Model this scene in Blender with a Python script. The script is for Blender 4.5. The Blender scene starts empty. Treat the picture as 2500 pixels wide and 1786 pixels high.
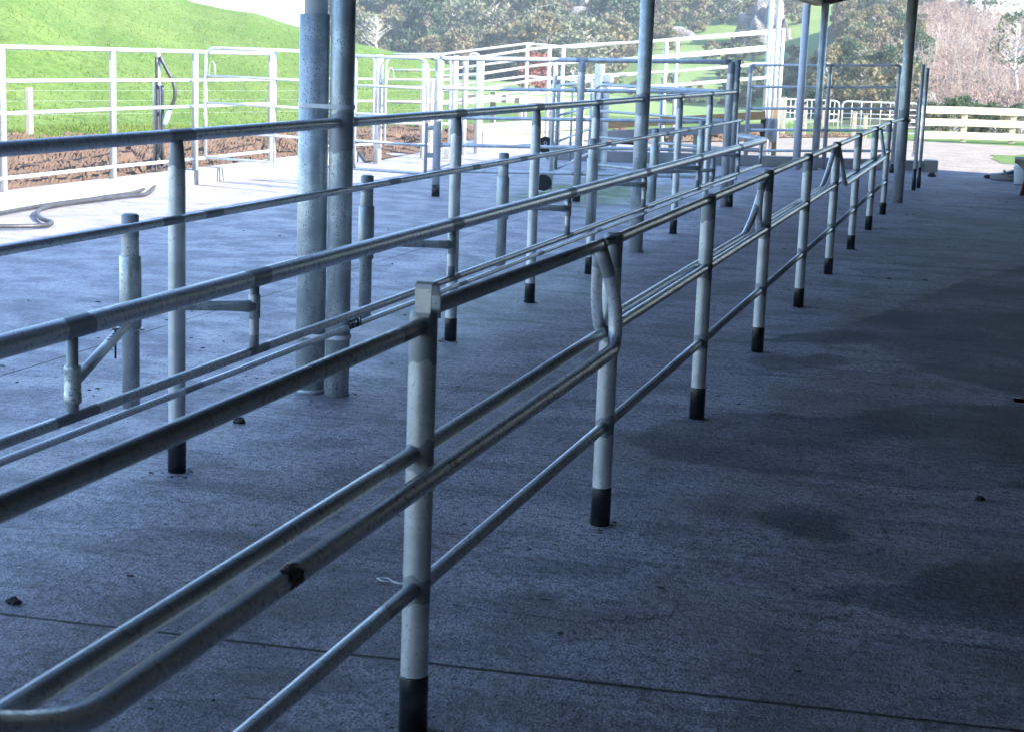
import bpy, bmesh, math, random
import numpy as np
from mathutils import Vector, Matrix, noise as mn

# ------------------------------------------------------------------ camera, sky, sun, exposure
scene = bpy.context.scene
col = scene.collection
W0, H0, FPX, CAMH = 2500.0, 1786.0, 4100.0, 1.5
PPX, PPY = 1250.0, 893.0
def _ray(px, py): return np.array([px-PPX, -(py-PPY), -FPX])
_Y = _ray(2475, 172); _Y /= np.linalg.norm(_Y)
_d2 = _ray(0, 172-.037*2475)
_Z = np.cross(_Y, _d2); _Z /= np.linalg.norm(_Z)
if _Z[1] < 0: _Z = -_Z
_X = np.cross(_Y, _Z)
ROT = np.array([_X, _Y, _Z])          # world = ROT @ cam

cam = bpy.data.cameras.new("Camera")
cam.sensor_width = 36.0; cam.sensor_fit = 'HORIZONTAL'
cam.lens = FPX/W0*36.0
cam.clip_start = .05; cam.clip_end = 3000
cam.dof.use_dof = True; cam.dof.focus_distance = 9.0; cam.dof.aperture_fstop = 11.0
camo = bpy.data.objects.new("Camera", cam)
m4 = Matrix([list(ROT[0])+[0], list(ROT[1])+[0], list(ROT[2])+[CAMH], [0, 0, 0, 1]])
camo.matrix_world = m4
col.objects.link(camo); scene.camera = camo

SUN = Vector((1.68, -.45, 1.0)).normalized()
world = bpy.data.worlds.new("World"); scene.world = world; world.use_nodes = True
wn = world.node_tree.nodes; wl = world.node_tree.links
bg = wn["Background"]; sky = wn.new("ShaderNodeTexSky"); sky.sky_type = 'NISHITA'
sky.sun_disc = False
sky.sun_elevation = math.asin(SUN.z); sky.sun_rotation = math.atan2(SUN.x, SUN.y)
sky.altitude = 100; sky.air_density = 1.0; sky.dust_density = 0.3; sky.ozone_density = 4.0
bg.inputs[1].default_value = 0.14
wl.new(sky.outputs[0], bg.inputs[0])
sl = bpy.data.lights.new("Sun", 'SUN'); sl.energy = 4.0; sl.angle = math.radians(.5); sl.color = (1, .96, .90)
so = bpy.data.objects.new("Sun", sl); so.rotation_euler = SUN.to_track_quat('Z', 'Y').to_euler(); col.objects.link(so)
scene.view_settings.view_transform = 'Standard'; scene.view_settings.look = 'None'
scene.view_settings.exposure = 2.3; scene.view_settings.gamma = 1
scene.render.resolution_x = 1024; scene.render.resolution_y = 731
scene.cycles.volume_bounces = 0
scene.cycles.max_bounces = 6; scene.cycles.diffuse_bounces = 4

# ------------------------------------------------------------------ placing helpers (site survey: points on the ground)
def _dir(px, py): return ROT @ _ray(px, py)
def G(px, py, z=0.0):
    d = _dir(px, py); t = (z-CAMH)/d[2]; return Vector((t*d[0], t*d[1], z))
def PD(px, py, dist):
    d = _dir(px, py); t = dist/math.hypot(d[0], d[1]); return Vector((t*d[0], t*d[1], CAMH+t*d[2]))
def AZ(px, dist, z=0.0):
    d = _dir(px, 172-.037*(2475-px)); t = dist/math.hypot(d[0], d[1]); return Vector((t*d[0], t*d[1], z))

# ------------------------------------------------------------------ mesh builder
class MB:
    def __init__(s): s.v = []; s.f = []; s.m = []; s.s = []
    def face(s, idx, mi=0, sm=False): s.f.append(idx); s.m.append(mi); s.s.append(sm)
    def tube(s, pts, r, seg=14, mi=0, caps=True, jit=None, flat=None):
        pts = [Vector(p) for p in pts]; n = len(pts)
        rs = r if isinstance(r, (list, tuple)) else [r]*n
        ms = mi if isinstance(mi, (list, tuple)) else [mi]*(n-1)
        up = None; base0 = len(s.v)
        for i, p in enumerate(pts):
            t = (pts[min(i+1, n-1)]-pts[max(i-1, 0)])
            if t.length < 1e-9: t = Vector((0, 0, 1))
            t.normalize()
            if up is None:
                up = Vector((0, 0, 1)) if abs(t.z) < .9 else Vector((1, 0, 0))
            a = up-t*up.dot(t)
            if a.length < 1e-4: a = t.orthogonal()
            a.normalize(); b = t.cross(a); up = a
            # mitre stretch
            k = 1.0
            for j in range(seg):
                an = 2*math.pi*j/seg
                q = p+(a*math.cos(an)+b*math.sin(an))*rs[i]
                if jit and jit[i]: q = q+t*(jit[i]*(math.sin(an*2+i*1.7)*.6+math.sin(an*5+i)*.4))
                s.v.append(q)
        for i in range(n-1):
            for j in range(seg):
                k = (j+1) % seg; o = base0+i*seg
                s.face((o+j, o+k, o+seg+k, o+seg+j), ms[i], True)
        if caps:
            s.face(tuple(base0+j for j in range(seg))[::-1], ms[0])
            s.face(tuple(base0+(n-1)*seg+j for j in range(seg)), ms[-1])
        return s
    def pipe(s, a, b, r, patch=(), seg=14, mi=0, pm=1, caps=True):
        """straight pipe with painted patches (start,end) in metres from a"""
        a = Vector(a); b = Vector(b); L = (b-a).length; d = (b-a)/L
        cuts = [0.0, L]
        for p0, p1 in patch: cuts += [max(0, min(L, p0)), max(0, min(L, p1))]
        cuts = sorted(set(round(c, 5) for c in cuts))
        ms = []; jit = [0]*len(cuts)
        for i in range(len(cuts)-1):
            mid = (cuts[i]+cuts[i+1])/2
            ms.append(pm if any(p0 <= mid <= p1 for p0, p1 in patch) else mi)
        for i in range(1, len(cuts)-1): jit[i] = min(.012, r*.4, (cuts[i]-cuts[i-1])*.4, (cuts[i+1]-cuts[i])*.4)
        return s.tube([a+d*c for c in cuts], r, seg, ms, caps, jit)
    def box(s, c, size, rz=0, mi=0, bev=.0, axes=None):
        bm = bmesh.new(); bmesh.ops.create_cube(bm, size=1)
        bmesh.ops.scale(bm, vec=Vector(size), verts=bm.verts)
        if bev > 0: bmesh.ops.bevel(bm, geom=bm.edges[:], offset=bev, segments=2, affect='EDGES', profile=.7)
        M = axes if axes else Matrix.Rotation(rz, 3, 'Z')
        o = len(s.v); bm.verts.index_update()
        for v in bm.verts: s.v.append(M @ v.co+Vector(c))
        for f in bm.faces: s.face(tuple(o+v.index for v in f.verts), mi)
        bm.free(); return s
    def beam(s, a, b, w, h, mi=0, bev=.004):
        a = Vector(a); b = Vector(b); d = (b-a); L = d.length; x = d.normalized()
        y = Vector((0, 0, 1)).cross(x)
        if y.length < 1e-3: y = Vector((0, 1, 0))
        y.normalize(); z = x.cross(y)
        M = Matrix((x, y, z)).transposed()
        return s.box((a+b)/2, (L, w, h), 0, mi, bev, M)
    def blob(s, c, r, seed=0, mi=0, sub=2, amp=.25, sq=(1, 1, 1)):
        bm = bmesh.new(); bmesh.ops.create_icosphere(bm, subdivisions=sub, radius=1)
        o = len(s.v); bm.verts.index_update()
        for v in bm.verts:
            k = 1+amp*mn.noise(v.co*1.7+Vector((seed*3.1, seed, 0)))*2
            s.v.append(Vector(c)+Vector((v.co.x*r*sq[0]*k, v.co.y*r*sq[1]*k, v.co.z*r*sq[2]*k)))
        for f in bm.faces: s.face(tuple(o+v.index for v in f.verts), mi, False)
        bm.free(); return s
    def build(s, name, mats, parent=None, org=None):
        if not isinstance(mats, (list, tuple)): mats = [mats]
        if org is None:
            org = Vector((0, 0, 0))
            q = parent
            while q is not None: org = org+q.location; q = q.parent
        me = bpy.data.meshes.new(name)
        me.from_pydata([tuple(Vector(v)-org) for v in s.v], [], s.f)
        for m in mats: me.materials.append(m)
        me.polygons.foreach_set('material_index', s.m)
        me.polygons.foreach_set('use_smooth', s.s)
        me.update()
        o = bpy.data.objects.new(name, me); col.objects.link(o)
        if parent is not None: o.parent = parent
        return o

def tag(o, label=None, cat=None, group=None, kind=None):
    if label: o['label'] = label
    if cat: o['category'] = cat
    if group: o['group'] = group
    if kind: o['kind'] = kind
    return o
def thing(name, loc, label, cat, group=None):
    o = bpy.data.objects.new(name, None); o.empty_display_size = .1; o.location = loc; col.objects.link(o)
    return tag(o, label, cat, group)
def copy_tree(o, parent=None):
    c = o.copy(); col.objects.link(c)
    if parent is not None: c.parent = parent
    for ch in [x for x in o.children]: copy_tree(ch, c)
    return c
def fillet(pts, rad, n=6):
    pts = [Vector(p) for p in pts]; out = [pts[0]]
    for i in range(1, len(pts)-1):
        a, b, c = pts[i-1], pts[i], pts[i+1]
        d1 = (a-b); d2 = (c-b); rr = min(rad, d1.length*.49, d2.length*.49)
        p1 = b+d1.normalized()*rr; p2 = b+d2.normalized()*rr
        for k in range(n+1):
            t = k/n; out.append(p1*(1-t)**2+b*2*t*(1-t)+p2*t*t)
    out.append(pts[-1]); return out
def spline(pts, n=8):
    pts = [Vector(p) for p in pts]; out = []
    for i in range(len(pts)-1):
        p0 = pts[max(i-1, 0)]; p1 = pts[i]; p2 = pts[i+1]; p3 = pts[min(i+2, len(pts)-1)]
        for k in range(n):
            t = k/n
            out.append(.5*((2*p1)+(p2-p0)*t+(2*p0-5*p1+4*p2-p3)*t*t+(3*p1-p0-3*p2+p3)*t**3))
    out.append(pts[-1]); return out

# ------------------------------------------------------------------ materials
class NT:
    def __init__(s, name):
        s.mat = bpy.data.materials.new(name); s.mat.use_nodes = True
        s.n = s.mat.node_tree.nodes; s.l = s.mat.node_tree.links
        s.b = s.n["Principled BSDF"]; s.out = s.n["Material Output"]
        s.pos = s.n.new("ShaderNodeNewGeometry").outputs['Position']
    def lk(s, a, b): s.l.new(a, b)
    def val(s, sock, v):
        if isinstance(v, (int, float)): sock.default_value = v
        elif isinstance(v, (tuple, list)): sock.default_value = (tuple(v)+(1,))[:4] if len(sock.default_value) == 4 else tuple(v)[:3]
        else: s.lk(v, sock)
    def noise(s, scale, detail=4, rough=.55, vec=None, dist=0, sc3=None):
        t = s.n.new("ShaderNodeTexNoise"); t.inputs['Scale'].default_value = scale
        t.inputs['Detail'].default_value = detail; t.inputs['Roughness'].default_value = rough
        t.inputs['Distortion'].default_value = dist
        v = vec if vec is not None else s.pos
        if sc3:
            mp = s.n.new("ShaderNodeMapping"); mp.inputs['Scale'].default_value = sc3; s.lk(v, mp.inputs['Vector']); v = mp.outputs[0]
        s.lk(v, t.inputs['Vector']); return t.outputs['Fac']
    def vor(s, scale, vec=None, out='Distance'):
        t = s.n.new("ShaderNodeTexVoronoi"); t.inputs['Scale'].default_value = scale
        s.lk(vec if vec is not None else s.pos, t.inputs['Vector']); return t.outputs[out]
    def ramp(s, fac, a, b, c0=0.0, c1=1.0):
        t = s.n.new("ShaderNodeMapRange"); t.interpolation_type = 'SMOOTHSTEP'
        s.lk(fac, t.inputs['Value']); t.inputs['From Min'].default_value = a; t.inputs['From Max'].default_value = b
        t.inputs['To Min'].default_value = c0; t.inputs['To Max'].default_value = c1
        return t.outputs[0]
    def math(s, op, a, b=0.0, c=0.0):
        t = s.n.new("ShaderNodeMath"); t.operation = op
        s.val(t.inputs[0], a); s.val(t.inputs[1], b); s.val(t.inputs[2], c); return t.outputs[0]
    def mix(s, fac, a, b, mode='MIX'):
        t = s.n.new("ShaderNodeMix"); t.data_type = 'RGBA'; t.blend_type = mode
        s.val(t.inputs['Factor'], fac); s.val(t.inputs['A'] if False else t.inputs[6], a); s.val(t.inputs[7], b)
        return t.outputs[2]
    def bump(s, h, strength=.3, dist=.01):
        t = s.n.new("ShaderNodeBump"); t.inputs['Strength'].default_value = strength; t.inputs['Distance'].default_value = dist
        s.lk(h, t.inputs['Height']); s.lk(t.outputs[0], s.b.inputs['Normal']); return t
    def xyz(s):
        t = s.n.new("ShaderNodeSeparateXYZ"); s.lk(s.pos, t.inputs[0]); return t.outputs
    def rnd(s): return s.n.new("ShaderNodeObjectInfo").outputs['Random']
    def set(s, base=None, rough=None, metal=None, spec=None):
        for k, v in (('Base Color', base), ('Roughness', rough), ('Metallic', metal), ('Specular IOR Level', spec)):
            if v is not None: s.val(s.b.inputs[k], v)
        return s.mat

def mk_galv(name, c0, c1, rough=.42, metal=.6, speck=.62, smear=.35):
    t = NT(name)
    big = t.noise(9, 4, .6); fine = t.noise(70, 3, .6); sp = t.noise(170, 3, .6, sc3=(1, 1, .7))
    streak = t.noise(22, 3, .6, sc3=(1, 1, .12))
    c = t.mix(t.ramp(big, .35, .68), c0, c1)
    c = t.mix(t.math('MULTIPLY', t.ramp(streak, .5, .72), smear), c, tuple(x*.55 for x in c0))
    c = t.mix(t.math('MULTIPLY', t.math('MULTIPLY', t.ramp(sp, speck, speck+.05), t.ramp(big, .4, .6)), .8), c, (.05, .05, .05))
    t.bump(fine, .12, .004)
    r = t.ramp(fine, .3, .7, rough-.09, rough+.12)
    return t.set(c, r, metal)
M_GALV = mk_galv('galvanised_steel', (.52, .54, .55), (.68, .70, .70), .42, .45)
M_GALV_RAIL = mk_galv('galvanised_rail', (.66, .68, .71), (.72, .74, .76), .32, .28, .70, .10)
M_GALV_OLD = mk_galv('weathered_galvanised', (.38, .42, .43), (.62, .66, .65), .42, .42, .57, .45)
def mk_paint():
    t = NT('zinc_paint'); n = t.noise(30, 3); c = t.mix(n, (.25, .275, .295), (.32, .34, .36)); t.bump(n, .15, .004)
    return t.set(c, .5, .15)
M_PAINT = mk_paint()
def mk_black():
    t = NT('black_rubber'); n = t.noise(25, 4); c = t.mix(t.ramp(n, .45, .75), (.007, .008, .012), (.03, .03, .035)); t.bump(n, .3, .005)
    return t.set(c, .38)
M_BLACK = mk_black()
def mk_simple(name, a, b, scale=8, rough=.7, bump=.2, metal=0, sc3=None, bd=.01):
    t = NT(name); n = t.noise(scale, 5, .6, sc3=sc3); f = t.noise(scale*7, 3, .6)
    c = t.mix(t.ramp(n, .3, .7), a, b); c = t.mix(t.math('MULTIPLY', f, .3), c, tuple(x*.6 for x in a)); t.bump(f, bump, bd)
    return t.set(c, rough, metal)
M_PVC = mk_simple('white_pvc', (.62, .63, .66), (.68, .69, .72), 5, .35, .03)
M_WOOD = mk_simple('sawn_timber', (.40, .22, .09), (.50, .31, .15), 6, .8, .3, sc3=(1, 1, 9))
M_WOODW = mk_simple('weathered_timber', (.34, .29, .23), (.46, .41, .34), 6, .85, .4, sc3=(6, 6, .6))
M_WOODP = mk_simple('pale_timber', (.40, .34, .24), (.50, .43, .32), 4, .8, .25, sc3=(.6, .6, 6))
M_DARK = mk_simple('dark_steel', (.02, .022, .025), (.04, .04, .045), 9, .5, .2)
M_CLOTH = mk_simple('canvas_rag', (.42, .41, .40), (.55, .54, .52), 12, .9, .5)
M_ROOF = mk_simple('roof_steel', (.035, .035, .037), (.05, .05, .05), 2, .6, .1)
M_SOFFIT = mk_simple('brown_fascia', (.10, .075, .055), (.13, .10, .075), 3, .6, .1)
M_BLOCKER = mk_simple('light_blocker_dark', (.06, .06, .06), (.09, .09, .09), 2, .8, .1)  # dark surface of the two added light-blocking walls
M_ROCK = mk_simple('limestone', (.13, .12, .11), (.40, .37, .34), .7, .95, 1.0, sc3=(1.4, 1.4, .5), bd=.6)
M_DUNG = mk_simple('dried_dung', (.02, .018, .014), (.045, .04, .03), 20, .9, .6)
M_BLUE = mk_simple('pale_blue_plastic', (.35, .62, .72), (.42, .68, .78), 9, .4, .05)
M_HOSE = mk_simple('ribbed_hose', (.03, .03, .033), (.06, .06, .064), 14, .45, .3)
M_RED = mk_simple('red_strip', (.35, .06, .06), (.4, .08, .08), 9, .5, .05)
M_TRUNK = mk_simple('bark', (.16, .13, .10), (.26, .22, .18), 3, .9, .5, sc3=(2, 2, .4))
M_PALEBARK = mk_simple('bleached_wood', (.50, .46, .42), (.62, .58, .53), 3, .9, .3)
M_KERB = mk_simple('kerb_concrete', (.27, .255, .24), (.36, .345, .33), 3, .8, .4)
M_KERBD = mk_simple('old_kerb_concrete', (.24, .23, .22), (.34, .33, .31), 4, .85, .4)

def mk_floor(name, wet=False):
    t = NT(name); x, y, z = t.xyz()
    n1 = t.noise(.55, 5, .6); n2 = t.noise(3.2, 6, .65); n3 = t.noise(130, 2, .6); n4 = t.noise(34, 4, .7); n5 = t.noise(11, 5, .7)
    sw = t.noise(2.2, 6, .62, sc3=(.45, 2.6, 1), dist=.8)
    c = t.mix(t.ramp(n1, .3, .7), (.42, .37, .42), (.54, .49, .54))
    c = t.mix(t.math('MULTIPLY', t.ramp(n2, .44, .64), .62), c, (.20, .175, .195))
    c = t.mix(t.math('MULTIPLY', t.ramp(sw, .52, .64), .5), c, (.14, .13, .138))
    c = t.mix(t.ramp(n5, .5, .72, 0, .45), c, (.11, .10, .10))
    c = t.mix(t.ramp(n5, .42, .25, 0, .30), c, (.44, .43, .45))
    c = t.mix(t.ramp(n4, .47, .62, 0, .62), c, (.075, .07, .076))
    c = t.mix(t.ramp(n3, .42, .58, 0, .62), c, (.06, .058, .064))
    c = t.mix(t.ramp(n4, .40, .28, 0, .4), c, (.50, .49, .51))
    # scuffs and grime flecks dragged across the yard
    fl = t.noise(9, 4, .7, sc3=(.8, 2.2, 1)); c = t.mix(t.math('MULTIPLY', t.ramp(fl, .62, .70), .8), c, (.045, .04, .038))
    # dried brown film; its rightward weighting puts light falloff into the colour
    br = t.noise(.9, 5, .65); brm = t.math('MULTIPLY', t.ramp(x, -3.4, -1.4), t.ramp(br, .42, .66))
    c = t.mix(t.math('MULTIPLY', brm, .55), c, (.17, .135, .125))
    # paler towards the open side: brighter light painted into the floor colour
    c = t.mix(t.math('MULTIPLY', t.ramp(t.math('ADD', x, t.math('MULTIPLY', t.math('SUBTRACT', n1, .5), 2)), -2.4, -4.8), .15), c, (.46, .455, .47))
    # algae
    ax = t.math('DIVIDE', t.math('ADD', x, 4.3), .95); ay = t.math('DIVIDE', t.math('SUBTRACT', y, 18.2), 2.2)
    rr = t.math('SQRT', t.math('ADD', t.math('MULTIPLY', ax, ax), t.math('MULTIPLY', ay, ay)))
    an = t.noise(1.8, 5, .65); am = t.ramp(t.math('ADD', rr, t.math('MULTIPLY', t.math('SUBTRACT', an, .5), 1.6)), 1.1, .35)
    c = t.mix(t.math('MULTIPLY', am, .9), c, (.09, .15, .004))
    ax2 = t.math('DIVIDE', t.math('ADD', x, 3.0), .8); ay2 = t.math('DIVIDE', t.math('SUBTRACT', y, 10.0), 3.0)
    rr2 = t.math('SQRT', t.math('ADD', t.math('MULTIPLY', ax2, ax2), t.math('MULTIPLY', ay2, ay2)))
    am2 = t.ramp(t.math('ADD', rr2, t.math('MULTIPLY', t.math('SUBTRACT', an, .5), 2.0)), 1.2, .3)
    c = t.mix(t.math('MULTIPLY', am2, .3), c, (.13, .17, .08))
    # saw-cut joints with moss
    jn = t.noise(6, 3); jo = t.math('MULTIPLY', t.math('SUBTRACT', jn, .5), .012)
    def joint(expr, w): return t.ramp(t.math('ABSOLUTE', t.math('ADD', expr, jo)), w, w*.4)
    j1 = joint(t.math('SUBTRACT', y, t.math('MULTIPLY_ADD', x, .069, 3.853)), .010)
    j2 = joint(t.math('ADD', x, 4.21), .009)
    j3 = joint(t.math('SUBTRACT', y, t.math('MULTIPLY_ADD', x, .069, 11.6)), .008)
    j4 = joint(t.math('SUBTRACT', y, t.math('MULTIPLY_ADD', x, .069, 19.3)), .01)
    j = t.math('MAXIMUM', t.math('MAXIMUM', j1, t.math('MULTIPLY', j2, .8)), t.math('MULTIPLY', t.math('MAXIMUM', j3, j4), .55))
    c = t.mix(t.math('MULTIPLY', j, .95), c, (.012, .016, .006))
    if wet:
        at = t.n.new("ShaderNodeAttribute"); at.attribute_name = 'damp'
        wn_ = t.noise(5, 6, .7); wb = t.noise(1.3, 3, .5); q = t.math('ADD', at.outputs['Fac'], t.math('MULTIPLY', t.math('SUBTRACT', wn_, .5), .14))
        wm = t.math('MULTIPLY', t.ramp(q, -.03, .04), t.ramp(wb, .3, .62, .26, .62)); c = t.mix(wm, c, (.020, .021, .028))
    h = t.math('ADD', t.math('MULTIPLY', n3, .5), t.math('ADD', t.math('MULTIPLY', n2, .5), t.math('MULTIPLY', n4, 1.0)))
    h = t.math('SUBTRACT', h, t.math('MULTIPLY', j, 1.5))
    t.bump(h, .6 if wet else .8, .012)
    film = t.ramp(x, -1.6, -3.8)
    return t.set(c, t.math('SUBTRACT', .72, t.math('MULTIPLY', film, t.ramp(n2, .35, .6, .32, .1))), 0, t.math('MULTIPLY_ADD', film, .38, .12))
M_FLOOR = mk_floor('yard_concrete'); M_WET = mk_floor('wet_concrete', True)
def mk_grass(name, a, b, d, sc=1.0):
    t = NT(name); n1 = t.noise(.35*sc, 5, .6); n2 = t.noise(7*sc, 5, .7); n3 = t.noise(1.6*sc, 4, .6)
    c = t.mix(t.ramp(n1, .35, .65), a, b); c = t.mix(t.ramp(n2, .42, .66, 0, .6), c, d); c = t.mix(t.ramp(n3, .55, .75, 0, .4), c, tuple(x*1.25 for x in b)); n5 = t.noise(17*sc, 3, .7); c = t.mix(t.ramp(n5, .5, .68, 0, .55), c, tuple(x*.75 for x in d)); c = t.mix(t.ramp(n5, .45, .3, 0, .4), c, (b[0]*1.6, b[1]*1.4, b[2]*1.5))
    t.bump(n2, .35, .04); return t.set(c, .8, 0, .2)
M_GRASS = mk_grass('pasture_grass', (.085, .145, .026), (.125, .175, .040), (.045, .085, .012), .62)
M_GRASSF = mk_grass('far_pasture', (.15, .22, .06), (.20, .26, .085), (.11, .17, .045), .35)
def mk_scrub():
    t = NT('scrub_floor'); x, y, z = t.xyz(); n1 = t.noise(.3, 5, .6); n2 = t.noise(5, 5, .7)
    br = t.mix(t.ramp(n1, .35, .65), (.135, .095, .075), (.19, .14, .11)); br = t.mix(t.ramp(n2, .4, .7, 0, .6), br, (.07, .055, .04))
    gr = t.mix(n1, (.045, .06, .03), (.10, .10, .05)); d = t.math('DIVIDE', x, y)
    c = t.mix(t.ramp(t.math('ADD', d, t.math('MULTIPLY', t.math('SUBTRACT', n1, .5), .05)), -.075, -.055), gr, br)
    t.bump(n2, 1, .15); return t.set(c, .9, 0, .1)
M_SCRUB = mk_scrub()
M_UNDER = mk_grass('forest_floor', (.05, .06, .03), (.09, .08, .05), (.03, .04, .02), .5)
def mk_blade():
    t = NT('grass_blades'); r = t.rnd(); n = t.noise(1.2, 4); c = t.mix(t.ramp(n, .3, .7), (.15, .215, .045), (.20, .25, .065)); t.set(c, .6, 0, .25)
    tr = t.n.new("ShaderNodeBsdfTranslucent"); t.lk(c, tr.inputs[0]); ms = t.n.new("ShaderNodeMixShader"); ms.inputs[0].default_value = .5
    t.lk(t.b.outputs[0], ms.inputs[1]); t.lk(tr.outputs[0], ms.inputs[2]); t.lk(ms.outputs[0], t.out.inputs['Surface']); return t.mat
M_BLADE = mk_blade()
M_SOIL = mk_simple('turned_soil', (.092, .054, .032), (.145, .088, .054), 3, .95, .8, bd=.02)
M_GRAVEL = mk_simple('gravel', (.20, .165, .135), (.29, .245, .20), 2.5, .95, .8, bd=.03)
def mk_leaf(name, a, b, c2):
    t = NT(name); r = t.rnd(); n = t.noise(.9, 3)
    c = t.mix(r, a, b); c = t.mix(t.ramp(n, .35, .7), c, c2)
    t.set(c, .6, 0, .3)
    tr = t.n.new("ShaderNodeBsdfTranslucent"); t.lk(c, tr.inputs[0])
    ms = t.n.new("ShaderNodeMixShader"); ms.inputs[0].default_value = .35
    t.lk(t.b.outputs[0], ms.inputs[1]); t.lk(tr.outputs[0], ms.inputs[2]); t.lk(ms.outputs[0], t.out.inputs['Surface'])
    return t.mat
M_LEAF_G = mk_leaf('grey_green_foliage', (.16, .17, .09), (.22, .21, .12), (.11, .135, .065))
M_LEAF_D = mk_leaf('dark_foliage', (.07, .11, .055), (.11, .145, .07), (.05, .08, .04))
M_LEAF_O = mk_leaf('olive_foliage', (.20, .17, .085), (.24, .195, .11), (.15, .14, .065))
M_LEAF_B = mk_leaf('brown_foliage', (.27, .20, .13), (.23, .17, .11), (.17, .14, .08))
M_LEAF_R = mk_leaf('red_foliage', (.34, .10, .06), (.3, .11, .07), (.22, .08, .05))
M_TWIG = mk_simple('dead_twigs', (.24, .165, .13), (.33, .24, .19), 2, .9, .2)
M_TWIGP = mk_simple('pale_dead_stems', (.34, .28, .23), (.42, .35, .30), 2, .9, .2)
GP = [M_GALV, M_PAINT]; GRP = [M_GALV_RAIL, M_PAINT]

# ------------------------------------------------------------------ terrain
rng = random.Random(7)
def sheet(name, poly, z, mat, kind='structure'):
    m = MB(); m.v = [Vector((p[0], p[1], z)) for p in poly]; m.face(tuple(range(len(poly))))
    o = m.build(name, mat); return tag(o, kind=kind)
# one broad ground sheet under everything
sheet('ground', [(-300, -40), (300, -40), (300, 420), (-300, 420)], -6.5, M_GRASSF)
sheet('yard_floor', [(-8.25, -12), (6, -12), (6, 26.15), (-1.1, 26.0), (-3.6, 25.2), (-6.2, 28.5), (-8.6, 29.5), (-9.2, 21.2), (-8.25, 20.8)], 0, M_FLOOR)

def wet_patch(pxs, seed, amp=.035, pts=None, st=.022):
    P_ = pts or [G(*p) for p in pxs]; out = []
    for i in range(len(P_)):
        a, b = P_[i], P_[(i+1) % len(P_)]; n = max(3, int((b-a).length/.03)); nr = Vector((-(b-a).y, (b-a).x, 0)).normalized()
        for k in range(n):
            q = a.lerp(b, k/n); v = Vector((q.x*2.2, q.y*2.2, seed))
            out.append(q+nr*amp*(2.2*mn.noise(v)+1.1*mn.noise(v*3.1)+.7*mn.noise(v*8)+.4*mn.noise(v*20)))
    q = np.array([(p.x, p.y) for p in out]); q2 = np.roll(q, -1, 0); e = q2-q
    x0, y0 = q.min(0)-.15; x1, y1 = q.max(0)+.15; x1 = min(x1, 1.0)
    nx, ny = int((x1-x0)/st)+1, int((y1-y0)/(st*2))+1
    gx, gy = np.meshgrid(np.linspace(x0, x1, nx), np.linspace(y0, y1, ny), indexing='ij'); pt_ = np.stack([gx.ravel(), gy.ravel()], 1)
    sd = np.full(len(pt_), 1e9); ins = np.zeros(len(pt_), bool)
    for k in range(len(q)):
        w = pt_-q[k]; tt = np.clip((w@e[k])/(e[k]@e[k]+1e-12), 0, 1); sd = np.minimum(sd, np.hypot(*(w-tt[:, None]*e[k]).T))
        cr = (q[k, 1] > pt_[:, 1]) != (q2[k, 1] > pt_[:, 1]); xx = q[k, 0]+(pt_[:, 1]-q[k, 1])*e[k, 0]/(e[k, 1]+1e-12); ins ^= cr & (pt_[:, 0] < xx)
    sd = np.where(ins, sd, -sd).reshape(nx, ny); idx = -np.ones((nx, ny), int); keep = np.zeros((nx, ny), bool)
    keep[:-1, :-1] = np.maximum.reduce([sd[:-1, :-1], sd[1:, :-1], sd[:-1, 1:], sd[1:, 1:]]) > -.10
    m = MB(); vals = []
    for i in range(nx-1):
        for j in range(ny-1):
            if not keep[i, j]: continue
            f = []
            for a_, b_ in ((i, j), (i+1, j), (i+1, j+1), (i, j+1)):
                if idx[a_, b_] < 0: idx[a_, b_] = len(m.v); m.v.append(Vector((gx[a_, b_], gy[a_, b_], .0015))); vals.append(sd[a_, b_])
                f.append(int(idx[a_, b_]))
            m.face(tuple(f))
    o = m.build('wet_patch', M_WET); at = o.data.attributes.new('damp', 'FLOAT', 'POINT'); at.data.foreach_set('value', np.array(vals, dtype=np.float32)); tag(o, kind='structure')
wet_patch([(1935, 1458), (2050, 1424), (2240, 1428), (2225, 1395), (2340, 1368), (2560, 1352), (2720, 1400), (2700, 1600), (2440, 1545), (2160, 1500)], 1)
wet_patch([(1515, 1072), (1620, 1024), (1800, 1006), (2050, 1012), (2300, 990), (2600, 985), (2700, 1100), (2640, 1195), (2400, 1198), (2230, 1196), (2110, 1166), (1960, 1158), (1760, 1142), (1600, 1108)], 2)
wet_patch([(1805, 884), (1870, 868), (1960, 872), (2000, 862), (2075, 872), (2085, 888), (1990, 902), (1900, 904)], 3, .02)
wet_patch([(1790, 838), (1900, 822), (2030, 806), (2160, 760), (2330, 690), (2560, 640), (2700, 800), (2660, 1000), (2480, 962), (2380, 938), (2270, 915), (2215, 884), (2120, 846), (1960, 838)], 4)
wet_patch([(1850, 1262), (1940, 1228), (2010, 1240), (2065, 1290), (2075, 1325), (2000, 1322), (1910, 1300)], 5, .03)
wet_patch([(1180, 1452), (1290, 1440), (1420, 1462), (1560, 1470), (1430, 1482), (1290, 1470)], 6, .012)

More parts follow.
